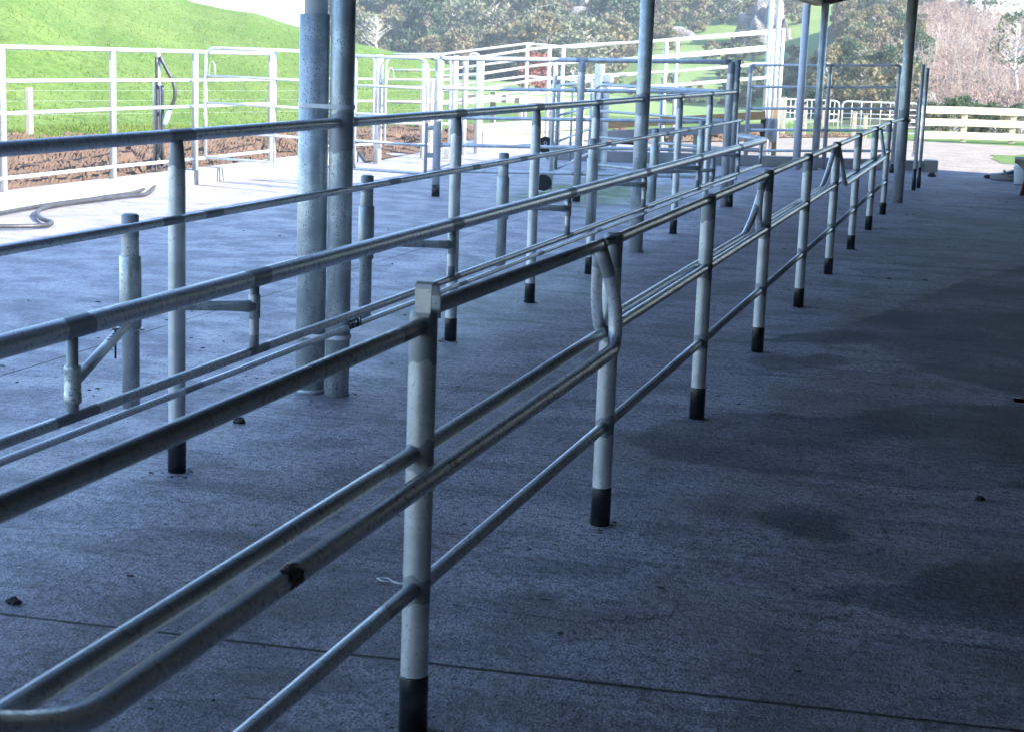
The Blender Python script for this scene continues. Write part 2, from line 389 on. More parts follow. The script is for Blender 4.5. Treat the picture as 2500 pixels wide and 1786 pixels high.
class Terrain:
    def __init__(s, cols): s.px = [c[0] for c in cols]; s.k = [c[1] for c in cols]
    def at(s, px, t):
        """t in 0..n-1 along the knots"""
        i = 0
        while i < len(s.px)-2 and px > s.px[i+1]: i += 1
        u = (px-s.px[i])/(s.px[i+1]-s.px[i]); u = max(0, min(1, u)); u = u*u*(3-2*u)*.6+u*.4
        j = max(0, min(len(s.k[0])-2, int(t))); w = t-j
        def kn(q): a, b = s.k[i][q], s.k[i+1][q]; return (a[0]*(1-u)+b[0]*u, a[1]*(1-u)+b[1]*u)
        (d0, z0), (d1, z1) = kn(j), kn(j+1)
        return AZ(px, d0*(1-w)+d1*w, z0*(1-w)+z1*w)
def zy(px, py, d):      # height of a sight line at distance d
    return PD(px, py, d).z
def terrain_mesh(name, T, nx, nt, mat, amp=.0, ns=.05, px0=None, px1=None):
    m = MB(); K = len(T.k[0])-1; p0 = px0 if px0 is not None else T.px[0]; p1 = px1 if px1 is not None else T.px[-1]
    for i in range(nx+1):
        px = p0+(p1-p0)*i/nx
        for j in range(nt+1):
            p = T.at(px, K*j/nt)
            if amp and 0 < j: p.z += amp*(mn.noise(Vector((p.x*ns, p.y*ns, 3)))+.35*mn.noise(Vector((p.x*ns*3.1, p.y*ns*3.1, 7))))*min(1, j/nt*3)
            m.v.append(p)
    for i in range(nx):
        for j in range(nt):
            a = i*(nt+1)+j; m.face((a, a+nt+1, a+nt+2, a+1), 0, True)
    return tag(m.build(name, mat), kind='structure')
# green hill on the left: near foot, slope, crest, back
def hc(px, yb, db, yc, dc):
    zb = zy(px, yb, db); zc = zy(px, yc, dc)
    return (px, [(db-3, zb-.15), (db, zb), (db+(dc-db)*.5, zb+(zc-zb)*.52), (dc, zc), (dc+25, zc-5)])
LH = Terrain([hc(-900, 300, 22, -900, 75), hc(0, 313, 26.0, -330, 72), hc(250, 311, 27, -120, 68), hc(480, 308, 28.5, 0, 64),
              hc(600, 307, 29.5, 28, 62), hc(725, 306, 30.5, 66, 62), hc(850, 305, 31.5, 104, 64), hc(985, 303, 33, 130, 70), hc(1120, 301, 34, 162, 80)])
terrain_mesh('green_hill', LH, 120, 60, M_GRASS, .25, .12)
def fc(px, yb, db, ym, dm, yt, dt, z0=-.18, d0=24):
    return (px, [(d0, z0), (db, zy(px, yb, db)), (dm, zy(px, ym, dm)), (dt, zy(px, yt, dt)), (dt+60, zy(px, yt, dt)+6)])
FH = Terrain([fc(745, 185, 190, 60, 235, -160, 300, -.8, 50), fc(1000, 185, 190, 60, 235, -160, 300, -.4, 36), fc(1300, 205, 175, 70, 225, -160, 295), fc(1500, 240, 160, 110, 205, -160, 290),
              fc(1620, 255, 150, 95, 200, -160, 285), fc(1800, 262, 145, 95, 195, -150, 280), fc(1960, 268, 140, 95, 190, -130, 270), fc(2150, 275, 140, 60, 190, -120, 270)])
terrain_mesh('pasture_slope', FH, 90, 60, M_GRASSF, .8, .035)
def rc(px, yb, db, ym, dm, yt, dt):
    return (px, [(40, -.16), (db, zy(px, yb, db)), (dm, zy(px, ym, dm)), (dt, zy(px, yt, dt)), (dt+30, zy(px, yt, dt)-6)])
RH = Terrain([rc(1965, 292, 105, 235, 120, 160, 150), rc(2040, 290, 100, 170, 130, 30, 180), rc(2130, 288, 98, 150, 135, -30, 185), rc(2255, 284, 96, 140, 135, 2, 185), rc(2320, 284, 95, 145, 135, 22, 180),
              rc(2400, 286, 95, 160, 130, 54, 170), rc(2460, 288, 95, 190, 125, 66, 165), rc(2560, 290, 95, 200, 120, 68, 165), rc(3000, 292, 95, 150, 120, -60, 165)])
terrain_mesh('scrub_hill', RH, 80, 50, M_SCRUB, .6, .06)
FG = Terrain([(2380, [(230, -2), (300, zy(2380, 75, 300)), (340, 0)]), (2440, [(230, -2), (300, zy(2440, 62, 300)), (340, 0)]), (2500, [(230, -2), (300, zy(2500, 30, 300)), (340, 0)]), (2900, [(230, -2), (300, zy(2900, -90, 300)), (340, 0)])])
terrain_mesh('far_green_hill', FG, 20, 12, M_GRASSF, .3, .05)
# near verge, gravel yard
sheet('grass_verge', [(-9.5, 27.0), (9, 24.0), (24, 40.5), (24, 46), (-16, 46)], -.14, M_GRASS)
gp = [(-9.3, 27.2), (7, 25.0), (14, 37.2), (1.5, 37.8), (-2, 37.9), (-6.0, 37.0), (-8.0, 33.2)]
sheet('gravel_yard', [(-5.9, 27.4), (-3.6, 25.0), (7, 25.9), (14, 37.4), (1.2, 37.9), (-1.9, 38.0), (-5.8, 38.4), (-7.2, 34)], -.10, M_GRAVEL)
def irregular(c, rx, ry, n=40, seed=1, amp=.25):
    return [(c.x+rx*math.cos(a)*(1+amp*mn.noise(Vector((math.cos(a)*1.6, math.sin(a)*1.6, seed)))*2), c.y+ry*math.sin(a)*(1+amp*mn.noise(Vector((math.cos(a)*1.6+9, math.sin(a)*1.6, seed)))*2)) for a in [2*math.pi*i/n for i in range(n)]]
g = G(2520, 392, -.1); sheet('grass_patch', irregular(g, .75, 2.0, 48, 3), -.094, M_GRASS)
# turned soil strips
def soil(name, corners, nx, ny, amp=.09, seed=0):
    m = MB(); a, b, c, d = [Vector(p) for p in corners]
    for i in range(nx+1):
        for j in range(ny+1):
            u, v = i/nx, j/ny; p = (a*(1-u)+b*u)*(1-v)+(d*(1-u)+c*u)*v
            q = Vector((p.x, p.y, seed)); edge = min(1, min(v, 1-v)*9, min(u, 1-u)*30)
            n = mn.noise(q*1.3)*.6+mn.noise(q*4.5)*.5+abs(mn.noise(q*11))*.55+abs(mn.noise(q*23))*.3
            crack = abs(mn.noise(Vector((p.x*.9+p.y*.55, (p.y*.9-p.x*.55)*.3, 5+seed))))
            n -= .9*max(0, .07-crack)/.07
            m.v.append(p+Vector((0, 0, .02+amp*edge*n)))
    for i in range(nx):
        for j in range(ny):
            k = i*(ny+1)+j; m.face((k, k+ny+1, k+ny+2, k+1), 0, False)
    return tag(m.build(name, M_SOIL), kind='structure')
def AZg(px, py, z=-.02): return G(px, py, z)
s1 = [(-8.36, 9.0, .07), (-8.36, 20.9, .07), AZ(850, 32.2, .02), AZ(-420, 25.0, .02)]
soil('soil_strip', s1, 330, 130, .10, 0)
soil('soil_bank', [(-8.0, 20.6, .0), G(1250, 335, -.05), AZ(1290, 37, -.05), AZ(830, 32.0, .0)], 150, 100, .08, 4)
soil('soil_heap', [G(1430, 352, -.1), G(1900, 345, -.1), G(1900, 322, -.1), G(1430, 325, -.1)], 160, 80, .13, 8)
soil('soil_edge', [G(1880, 338, -.1), G(2080, 336, -.1), G(2080, 331, -.1), G(1880, 330, -.1)], 90, 30, .10, 12)
# kerbs
m = MB(); m.beam((-8.26, -6, .068), (-8.26, 20.75, .068), .20, .165, 0, .012); tag(m.build('kerb', M_KERB), kind='structure')
ka, kb = G(1330, 390), G(2252, 419)
m = MB(); kd = (kb-ka).normalized(); m.beam(ka+Vector((0, .09, .075)), kb+Vector((0, .09, .075)), .18, .15, 0, .012); tag(m.build('kerb', M_KERBD), kind='structure')
kc = G(2266, 420)
m = MB(); m.box(kc+Vector((.02, .15, .08)), (.19, .34, .17), .12, 0, .015); o = m.build('concrete_block', M_KERB); tag(o, 'short pale concrete block at the end of the low kerb beside the gravel', 'block')

# ------------------------------------------------------------------ the shed: roof, columns, added light-blocking walls
XA, XT = -1.165, -2.715
shed = thing('milking_shed', (-3.3, 10, 0), 'open sided milking shed with dark low roof on round galvanised steel columns', 'shed')
EX, EZ, RP = -2.76, 2.30, .27      # eave line, its height, roof pitch
def rz_(x): return EZ+.09+(x-EX)*RP
m = MB()
for y in (-11, 24.85):
    for x, dz in ((EX-.05, 0), (6.0, 0), (6.0, .06), (EX-.05, .06)): m.v.append(Vector((x, y, rz_(x)+dz)))
for f in ((3, 2, 1, 0), (4, 5, 6, 7), (0, 1, 5, 4), (1, 2, 6, 5), (2, 3, 7, 6), (3, 0, 4, 7)): m.face(f)
m.build('roof', M_ROOF, shed)
m = MB(); m.beam((EX, -11, EZ+.044), (EX, 24.8, EZ+.044), .12, .085, 0, .005); m.build('eave_beam', M_SOFFIT, shed)
m = MB(); m.beam((EX+.07, 24.78, rz_(EX)-.045), (6, 24.78, rz_(6)-.045), .10, .085, 0, .005); m.build('end_beam', M_SOFFIT, shed)
m = MB(); m.box((3.2, 6.9, 1.98), (.15, 35.8, 3.94)); m.build('side_light_blocker', M_BLOCKER, shed)  # unseen wall, added to keep light off the right side
m = MB()
for y in (-10.9, -11.05): m.v += [Vector((EX, y, 0)), Vector((6, y, 0)), Vector((6, y, rz_(6)-.01)), Vector((EX, y, rz_(EX)-.01))]
for f in ((0, 1, 2, 3), (7, 6, 5, 4), (0, 4, 5, 1), (1, 5, 6, 2), (2, 6, 7, 3), (3, 7, 4, 0)): m.face(f)
m.build('back_light_blocker', M_BLOCKER, shed)  # unseen wall behind the camera, added to cut light from the back
for (x, y, r, zt) in ((XT, 6.70, .052, 2.301), (XT, 12.83, .055, 2.301), (-1.123, 19.26, .06, 2.87), (-2.60, 24.25, .053, 2.33)):
    m = MB(); zs = [0, .25, .8, 1.22, 1.3, zt]
    paint = [(1.06, 1.22)] if x == XT else ([(.93, 1.03)] if y < 20 else [])
    m.pipe((x, y, 0), (x, y, zt), r, paint, 22); m.build('column', [M_GALV_OLD, M_PAINT], shed)
# downpipes
g = G(756, 956)
dp = thing('downpipe', g, 'fat galvanised guard sleeve round a white downpipe strapped to the near column', 'downpipe')
m = MB(); m.tube([g, g+Vector((0, 0, 1.625))], .0645, 26); m.tube([g+Vector((0, 0, .0)), g+Vector((0, 0, .02))], .0665, 26); m.build('guard_sleeve', M_GALV_OLD, dp)
m = MB(); m.tube([g+Vector((.004, 0, 1.60)), g+Vector((.004, 0, 2.29))], .050, 24); m.build('pipe', M_PVC, dp)
m = MB()
cc = Vector((XT, 6.70, 0)); mid = (g+cc)/2; ax = (cc-g).normalized(); ay = Vector((0, 0, 1)).cross(ax); hl = (cc-g).length/2
for zz in (.26, 1.245):
    m = MB(); ring = []
    for k in range(40):
        an = 2*math.pi*k/40; c_, s_ = math.cos(an), math.sin(an)
        ctr = g if c_ < 0 else cc; rr = .0675 if c_ < 0 else .057
        ring.append(ctr+ax*c_*rr+ay*s_*rr+Vector((0, 0, zz)))
    for k in range(40):
        a, b = ring[k], ring[(k+1) % 40]; i0 = len(m.v)
        m.v += [a+Vector((0, 0, -.009)), b+Vector((0, 0, -.009)), b+Vector((0, 0, .009)), a+Vector((0, 0, .009))]; m.face((i0, i0+1, i0+2, i0+3))
    m.build('strap', M_PVC, dp)
g = G(1943, 414); EZ2 = 2.36
dp = thing('downpipe', g, 'slim white plastic downpipe standing beside the far galvanised column', 'downpipe')
m = MB(); m.tube([g, g+Vector((0, 0, 2.30))], .055, 20); m.build('pipe', M_PVC, dp)

# ------------------------------------------------------------------ near railing (A)
Ya = [3.36+1.782*i for i in range(9)]; Ya[0] = 3.36; Ya[1] = 5.165
ra = thing('pipe_railing', (XA, Ya[0], 0), 'long galvanised pipe railing nearest the camera, with paired middle rails and black footed posts', 'railing')
def a_post(first=False):
    m = MB(); p = [(0, .0), (.0, .13), (0, .30), (0, .36), (0, .60), (0, .665), (0, .84), (0, .935), (0, .947), (0, .952)]
    rr = [.0305]*8+[.0285, .016]; mi = [0, 0, 1, 0, 1, 0, 1, 1, 1]
    if first: mi = [0, 0, 0, 0, 1, 0, 1, 1, 1]
    m.tube([(0, 0, z) for _, z in p], rr, 24, mi, True, [0, 0, .008, .012, .01, .012, .012, 0, 0, 0]); return m
pm = a_post(); pbm = MB().tube([(0, 0, 0), (0, 0, .128), (0, 0, .132)], [.0325, .0325, .0312], 24)
post0 = pm.build('post', GP, None, Vector()); band0 = pbm.build('foot_band', M_BLACK, None, Vector())
post0.parent = ra; post0.location = (0, 0, 0); band0.parent = post0
posts_a = [post0]
for y in Ya[1:]:
    c = copy_tree(post0, ra); c.location = (0, y-Ya[0], 0); posts_a.append(c); c.children[0].scale.z = rng.uniform(.88, 1.12); c.rotation_euler.z = rng.random()*6.28
# top rail segments
R1, R2, R3 = .0180, .0180, .0175
segs = [(1.0, Ya[0]-.02, .922), (Ya[0]+.03, Ya[1]-.075, .945)]
m = MB(); m.pipe((XA, .2, .918), (XA, Ya[0]-.024, .918), R1, [(3.0, 3.2)], 18); m.build('top_rail', GRP, ra)
m = MB(); m.pipe((XA+.004, Ya[0]+.035, .952), (XA, Ya[1]-.155, .93), R1, [(1.60, 1.7)], 18); m.build('top_rail', GRP, ra)
for i in range(1, 8):
    m = MB(); L = Ya[i+1]-Ya[i]-.06; m.pipe((XA, Ya[i]+.03, .928), (XA, Ya[i+1]-.03, .928), R1, [(0, .05), (L-.10, L)], 16); m.build('top_rail', GRP, ra)
m = MB(); m.pipe((XA, Ya[8]+.03, .928), (-1.125, 19.2, .928), R1, [(0, .05)], 14); m.build('top_rail', GRP, ra)
# flattened pipe end folded over the first post
m = MB(); y0 = Ya[0]
prof = [(y0-.030, .955), (y0-.036, .975), (y0-.036, 1.028), (y0-.028, 1.040), (y0+.0, 1.043), (y0+.03, 1.035), (y0+.045, .99), (y0+.05, .952)]
hw = .0185
prof2 = [(y0-.029, .940), (y0-.0315, .950), (y0-.0315, 1.000), (y0-.028, 1.010), (y0-.018, 1.015), (y0+.004, 1.013), (y0+.020, 1.003), (y0+.034, .98), (y0+.036, .93)]
n = len(prof2)
for th in (0, 1):
    for k, (yy, zz) in enumerate(prof2):
        w = hw*(.72 if k == 0 else .93 if k == 1 else 1)
        off = 0 if th == 0 else .006
        cy, cz = y0+.0, .97; dy, dz = cy-yy, cz-zz; L = math.hypot(dy, dz); yy += dy/L*off; zz += dz/L*off
        m.v += [Vector((XA+.008-w, yy, zz)), Vector((XA+.008+w, yy, zz))]
for k in range(n-1):
    a = 2*k; m.face((a, a+2, a+3, a+1), 0, k > 4); b = 2*n+2*k; m.face((b+1, b+3, b+2, b), 0, False)
    m.face((a, b, b+2, a+2)); m.face((a+1, a+3, b+3, b+1))
m.face((0, 1, 2*n+1, 2*n)); m.face((2*n-2, 4*n-2, 4*n-1, 2*n-1))
m.build('end_tab', [M_GALV, M_PAINT], ra)
# collar on top rail before the second post
y1 = Ya[1]
m = MB(); m.tube([(XA, y1-.195, .93), (XA, y1-.15, .93)], .0192, 18, 0); m.tube([(XA, y1-.15, .93), (XA, y1-.02, .932)], .014, 12, 0); m.build('end_collar', M_PAINT, ra)
# paired bent mid rails to second post (front and back)
def bent(x, ya_, yb_, z, xtop, ytop, ztop, r, leanx, first=False, mi_top=1):
    pts = [(x, ya_, z), (x, yb_, z), (leanx, yb_+.0, z+.17), (xtop, ytop, ztop)]
    if first: pts = [(x-.03, ya_-.42, z+.17), (x-.01, ya_-.10, z+.035), (x, ya_+.03, z)] + pts[1:]
    f = fillet(pts, .075, 7); ms = [0]*(len(f)-1); ms[-1] = mi_top
    return MB().tube(f[:-1]+[f[-1].lerp(f[-2], .35), f[-1]], r, 16, ms+[1])
xf, xb = XA+.046, XA-.05
m = bent(xf, 1.86, y1-.10, .600, XA+.002, y1-.175, .915, .0218, xf-.010, True); m.build('front_mid_rail', GRP, ra)
m = MB(); m.pipe((XA-.008, .4, .640), (XA-.008, Ya[0]-.028, .640), R2, [(2.75, 2.95)], 16); m.build('mid_rail', GRP, ra)
m = MB(); m.pipe((XA-.008, Ya[0]+.028, .640), (XA-.008, y1-.028, .640), R2, [(1.70, 1.75)], 16); m.build('mid_rail', GRP, ra)
m = MB(); nn = 9; ys_ = 2.545
for i in range(nn+1):
    for j in range(nn+1):
        an = -.5+2.1*j/nn+.25*math.sin(i*2.1); yy = ys_+.055*(i/nn-.5)*(1+.25*math.sin(j*1.9)); rr = .0224+.0022*abs(mn.noise(Vector((i*.6, j*.6, 2))))
        m.v.append(Vector((xf+rr*math.cos(an), yy, .600+rr*math.sin(an))))
for i in range(nn):
    for j in range(nn): k = i*(nn+1)+j; m.face((k, k+1, k+nn+2, k+nn+1), 0, True)
m.build('dung_smear', mk_simple('brown_dung', (.13, .085, .05), (.18, .125, .08), 30, .9, .6), ra)
tc = bpy.data.curves.new('pen_mark', 'FONT'); tc.body = '3180'; tc.size = .024; tc.align_x = 'CENTER'; tc.align_y = 'CENTER'; tc.resolution_u = 3
to = bpy.data.objects.new('pen_tmp', tc); col.objects.link(to)
tm_ = to.to_mesh(); m = MB()
for v in tm_.vertices:
    an = .45+v.co.y/.0222; m.v.append(Vector((xf+.0222*math.cos(an), 3.40+v.co.x*1.1+v.co.y*.3, .600+.0222*math.sin(an))))
for f_ in tm_.polygons: m.face(tuple(f_.vertices))
to.to_mesh_clear(); bpy.data.objects.remove(to)
m.build('pen_mark', M_BLACK, ra)
for a, b in ((1, 3), (3, 5)):
    for k in range(a, b):
        m = MB(); L = Ya[k+1]-Ya[k]-.06; m.pipe((XA+.006, Ya[k]+.03, .645), (XA+.006, Ya[k+1]-.03, .645), R2, [(0, .03), (L-.03, L)], 14); m.build('mid_rail', GRP, ra)
    f = fillet([(XA-.012, Ya[a]-.155, .90), (XA-.024, Ya[a]-.10, .74), (XA-.026, Ya[a]-.03, .643), (xb, Ya[a]+.12, .643), (xb, Ya[b]-.36, .643), (xb+.006, Ya[b]-.14, .72), (XA-.012, Ya[b]-.045, .905)], .06, 6)
    m = MB().tube(f[:1]+[f[0].lerp(f[1], .35)]+f[1:-1]+[f[-1].lerp(f[-2], .3), f[-1]], .0178, 16, [1]+[0]*(len(f)-1)+[1]); m.build('bent_mid_rail', GRP, ra)
for k in (5, 6):
    m = MB(); L = Ya[k+1]-Ya[k]-.06; m.pipe((XA-.01, Ya[k]+.03, .64), (XA-.01, Ya[k+1]-.03, .64), R2, [(0, .03), (L-.03, L)], 12); m.build('mid_rail', GRP, ra)
fx = XA+.062
m = MB(); f = fillet([(XA+.01, Ya[5]+.05, .90), (fx, Ya[5]+.10, .66), (fx, Ya[5]+.22, .64), (fx, Ya[7]+.55, .64), (XA+.02, Ya[7]+.35, .91)], .06, 5); m.tube(f, R2, 12, 0); m.build('bent_mid_rail', GRP, ra)
m = MB(); m.pipe((XA, Ya[7]+.03, .64), (XA, Ya[8]-.03, .64), R2, [], 12); m.build('mid_rail', GRP, ra)
# bottom rails
m = MB(); m.pipe((XA, 1.2, .335), (XA, Ya[0]-.028, .335), R3, [(1.95, 2.2)], 14); m.build('bottom_rail', GRP, ra)
for k in range(0, 8):
    m = MB(); L = Ya[k+1]-Ya[k]-.056; m.pipe((XA, Ya[k]+.028, .33), (XA, Ya[k+1]-.028, .33), R3, [(L-.05, L)], 12); m.build('bottom_rail', GRP, ra)

# ------------------------------------------------------------------ tall middle fence (T) with fixed rails and spindles
Yt = [5.215+1.525*i for i in range(9)]; Yt[8] = 17.40
rt = thing('pipe_fence', (XT, Yt[0], 0), 'tall galvanised pipe fence running down the yard past two columns', 'fence')
m = MB(); zt = 1.165
m.tube([(XT, Yt[0], z) for z in (0, .12, 1.02, 1.07, 1.12, zt)], [.030, .030, .030, .030, .026, .020], 22, [0, 0, 0, 1, 1], True, [0, 0, .01, .01, 0, 0])
tp = m.build('post', GP, rt)
tb = MB().tube([(XT, Yt[0], 0), (XT, Yt[0], .115), (XT, Yt[0], .12)], [.0322, .0322, .0306], 22).build('foot_band', M_BLACK, rt); tb.parent = tp
for i in (2, 3, 4, 6, 7):
    c = copy_tree(tp, rt); c.location = (0, Yt[i]-Yt[0], 0)
m = MB(); m.pipe((XT, Yt[8], 0), (XT, Yt[8], 1.50), .036, [(1.27, 1.5), (1.08, 1.16)], 20); ep = m.build('end_post', [M_GALV_OLD, M_PAINT], rt)
MB().tube([(XT, Yt[8], 0), (XT, Yt[8], .135)], .039, 20).build('foot_band', M_BLACK, ep)
pt = [(y-2.0-.07, y-2.0+.10) for y in Yt]
m = MB(); m.pipe((XT, 2.0, 1.178), (XT, Yt[8]+.02, 1.178), .0225, pt, 18); m.build('top_rail', GRP, rt)
xr = XT+.048
Yp = [4.91+2.13*i for i in range(6)]
m = MB(); m.pipe((xr, 2.0, .905), (xr, Yt[8]+.25, .885), .0150, [(y-2.0+.1, y-2.0+.24) for y in Yp+Yt[::2]], 16); m.build('upper_rail', GRP, rt)
m = MB(); m.pipe((xr, 2.0, .302), (xr, Yt[8]+.03, .302), .0125, [(y-2.0-.05, y-2.0+.09) for y in Yt], 14); m.build('lower_rail', GRP, rt)
m = MB(); m.pipe((xr-.03, Yt[8]+.22, .26), (xr-.03, Yt[8]+.22, .9), .015, [], 10); m.build('end_stay', GRP, rt)
for y in Yp:
    m = MB(); m.tube([(XT-.01, y, z) for z in (.29, .86, .93, .936)], [.029, .029, .029, .02], 20, [0, 1, 1], True); m.build('spindle', [M_GALV_OLD, M_PAINT], rt)
sb = thing('zip_tie', (XT+.05, 6.72, .3), 'dark tie knotted round the thin lower rail in front of the near column', 'tie')
m = MB()
for k in range(9):
    a = rng.random()*6.28; m.tube(spline([(xr-.012, 6.70+.01*k, .32), (xr+.004+.02*math.cos(a), 6.70+.012*k, .331+.01*math.sin(a)), (xr+.02, 6.68+.014*k, .30)], 4), .003, 6)
m.build('strands', M_DARK, sb)

# ------------------------------------------------------------------ swinging rump rail
XR = -2.41
rr_ = thing('swing_rail', (XR, 4.91, 0), 'thick swinging rump rail carried on arms from sleeved spindles', 'rail')
m = MB(); zt = .716; m.pipe((XR, 1.6, .720), (XR, 17.5, .692), .0315, [(y+.28-1.6-.07, y+.28-1.6+.08) for y in Yp]+[(4.02-1.6-.06, 4.02-1.6+.08)], 22); m.build('thick_rail', GRP, rr_)
m = MB(); m.pipe((XR, 1.6, .468), (XR, 17.35, .450), .0162, [(y+.28-1.6-.06, y+.28-1.6+.10) for y in Yp]+[(4.02-1.6-.10, 4.02-1.6+.12)], 16); m.build('lower_rail', GRP, rr_)
def dropper(y, big=False):
    m = MB(); m.tube([(XR, y, z) for z in (.46, .52, .58, .70)], .0165, 16, [1, 0, 1], True); m.build('dropper', GP, rr_)
    if big:
        m = MB(); m.tube([(XR, y, z) for z in (.505, .51, .535, .536, .600, .601, .612)], [.022, .0245, .0245, .0235, .0235, .024, .022], 18); m.build('collar', M_GALV_OLD, rr_)
    else:
        m = MB(); m.tube([(XR, y, z) for z in (.575, .578, .655, .66)], [.0185, .0205, .0205, .0185], 18); m.build('collar', M_GALV_OLD, rr_)
for i, y in enumerate(Yp):
    m = MB(); m.tube([(XT-.01, y, z) for z in (.56, .565, .795, .80)], [.033, .036, .036, .033], 22); m.build('sleeve', M_GALV_OLD, rr_)
    dropper(y+.28)
    a = Vector((XT-.01, y, .635)); b = Vector((XR, y+.28, .618))
    m = MB(); pts = [a.lerp(b, t) for t in (0, .1, .22, .75, .9, 1.0)]; m.tube(pts, [.030, .024, .0175, .0175, .020, .024], 16); m.build('arm', M_GALV_OLD, rr_)
# perforated adjusting struts
for y, yd, hole in ((Yp[0], 4.02, True), (Yp[4], Yp[4]+1.0, False)):
    dropper(yd, True)
    a = Vector((XT-.01, y, .585)); b = Vector((XR, yd, .560)); m = MB(); m.pipe(a, b, .0165, [], 16)
    d = (b-a)
    if hole:
        for k in range(8):
            p = a+d*(.12+.045*k); m.box(p+Vector((0, 0, .0155)), (.006, .012, .004), 0, 1)
    m.build('strut', [M_GALV, M_DARK], rr_)
    p = a+d*.3; m = MB(); m.tube([p+Vector((0, 0, -.07)), p+Vector((0, 0, .022))], .0035, 8); m.box(p+Vector((0, 0, .024)), (.014, .014, .006)); m.build('locking_pin', M_DARK, rr_)
    m = MB(); m.box(Vector((XT-.008, y, .555)), (.085, .04, .006), .4, 0, .002); m.build('washer', M_GALV_OLD, rr_)
# closed far end
m = MB(); m.tube(fillet([(XR, 17.50, .692), (XR-.005, 17.56, .694), (XT+.02, 17.62, .72)], .05), .0315, 18, 0); m.build('end_bend', GRP, rr_)
dropper(17.30)
m = MB(); m.tube([(XT, 17.45, .60), (XR-.03, 17.32, .60), (XR, 17.30, .60)], [.022, .022, .026], 14, 1); m.build('arm', GP, rr_)

# ------------------------------------------------------------------ generic pipe fences and gates
def pipe_fence(name, pts, tops, rails, pr, rr, label, cat='fence', bands=None, mats=None, seg=14):
    """pts: post feet; tops: post heights; rails: list of (z_left, z_right)"""
    mats = mats or GP
    root = thing(name, Vector(pts[0]), label, cat)
    for i, p in enumerate(pts):
        p = Vector(p); m = MB(); m.tube([p, p+Vector((0, 0, tops[i]-.12)), p+Vector((0, 0, tops[i]-.04)), p+Vector((0, 0, tops[i]))], [pr, pr, pr*1.0, pr*.75], seg, [0, 1, 1]); po = m.build('post', mats, root)
        if bands and bands[i]: MB().tube([p, p+Vector((0, 0, .12))], pr*1.07, seg).build('foot_band', M_BLACK, po)
    a, b = Vector(pts[0]), Vector(pts[-1])
    for k, (za, zb) in enumerate(rails):
        m = MB(); seq = [Vector((p[0], p[1], za+(zb-za)*i/(len(pts)-1)+(p[2]-pts[0][2])*0)) for i, p in enumerate(map(Vector, pts))]
        cuts = []; ms = []
        for i in range(len(seq)-1):
            L = (seq[i+1]-seq[i]).length; f = min(.2, .06/L)
            cuts += [seq[i], seq[i].lerp(seq[i+1], f), seq[i+1].lerp(seq[i], f)]; ms += [1, 0, 1]
        cuts.append(seq[-1]); m.tube(cuts, rr[k] if isinstance(rr, (list, tuple)) else rr, 12, ms); m.build('rail', mats, root)
    return root
def gate(name, A, B, zs, r, label, roundA=False, roundB=False, braces=(), mats=None, handle=False, stile=1.0):
    """A,B: feet of the two stiles; zs: (zA,zB) for each rail, top first"""
    mats = mats or GP; A = Vector(A); B = Vector(B); root = thing(name, Vector((A.x, A.y, 0)), label, 'gate')
    at = Vector((A.x, A.y, zs[0][0])); bt = Vector((B.x, B.y, zs[0][1])); ab = Vector((A.x, A.y, zs[-1][0])); bb = Vector((B.x, B.y, zs[-1][1]))
    u = (bt-at).normalized(); R = .13
    path = [ab, at, bt, bb]
    f = [ab]
    if roundA: f += fillet([ab, at, bt], R, 6)[1:-1]
    else: f += [at-Vector((0, 0, .001)), at+u*.001]
    if roundB: f += fillet([at, bt, bb], R, 6)[1:-1]
    else: f += [bt-u*.001, bt-Vector((0, 0, .001))]
    f.append(bb)
    MB().tube(f, r, 12).build('frame', mats, root)
    for za, zb in zs[1:]: MB().tube([Vector((A.x, A.y, za)), Vector((B.x, B.y, zb))], r*.82, 12).build('rail', mats, root)
    for t in braces:
        p = at.lerp(bt, t); q = ab.lerp(bb, t); MB().tube([p, q], r*.8, 10).build('brace', mats, root)
    if handle:
        p = Vector((A.x, A.y, 0)).lerp(Vector((B.x, B.y, 0)), .03); z0 = zs[1][0]; uu = (B-A).normalized()
        MB().tube(spline([p+Vector((0, 0, z0)), p+uu*.01+Vector((0, 0, z0+.11)), p+uu*.04+Vector((0, 0, z0+.15)), p+uu*.07+Vector((0, 0, z0+.11)), p+uu*.08+Vector((0, 0, z0+.01))], 5), .005, 8).build('handle', M_GALV, root)
    return root
def chain(name, pts, label, link=.045, w=.012, parent=None):
    m = MB(); pts = [Vector(p) for p in pts]; P = []
    for i in range(len(pts)-1):
        n = max(1, int((pts[i+1]-pts[i]).length/(link*.72)))
        for k in range(n): P.append(pts[i].lerp(pts[i+1], k/n))
    P.append(pts[-1])
    for i in range(len(P)-1):
        c = (P[i]+P[i+1])/2; t = (P[i+1]-P[i]).normalized(); a = t.orthogonal().normalized(); b = t.cross(a); s = a if i % 2 else b
        ring = []
        for k in range(9):
            an = 2*math.pi*k/8; ring.append(c+t*math.cos(an)*link*.5+s*math.sin(an)*w)
        m.tube(ring, w*.33, 5, 0, False)
    o = m.build(name, M_GALV_OLD if parent is None else M_GALV_OLD, parent)
    if label: tag(o, label, 'chain')
    return o

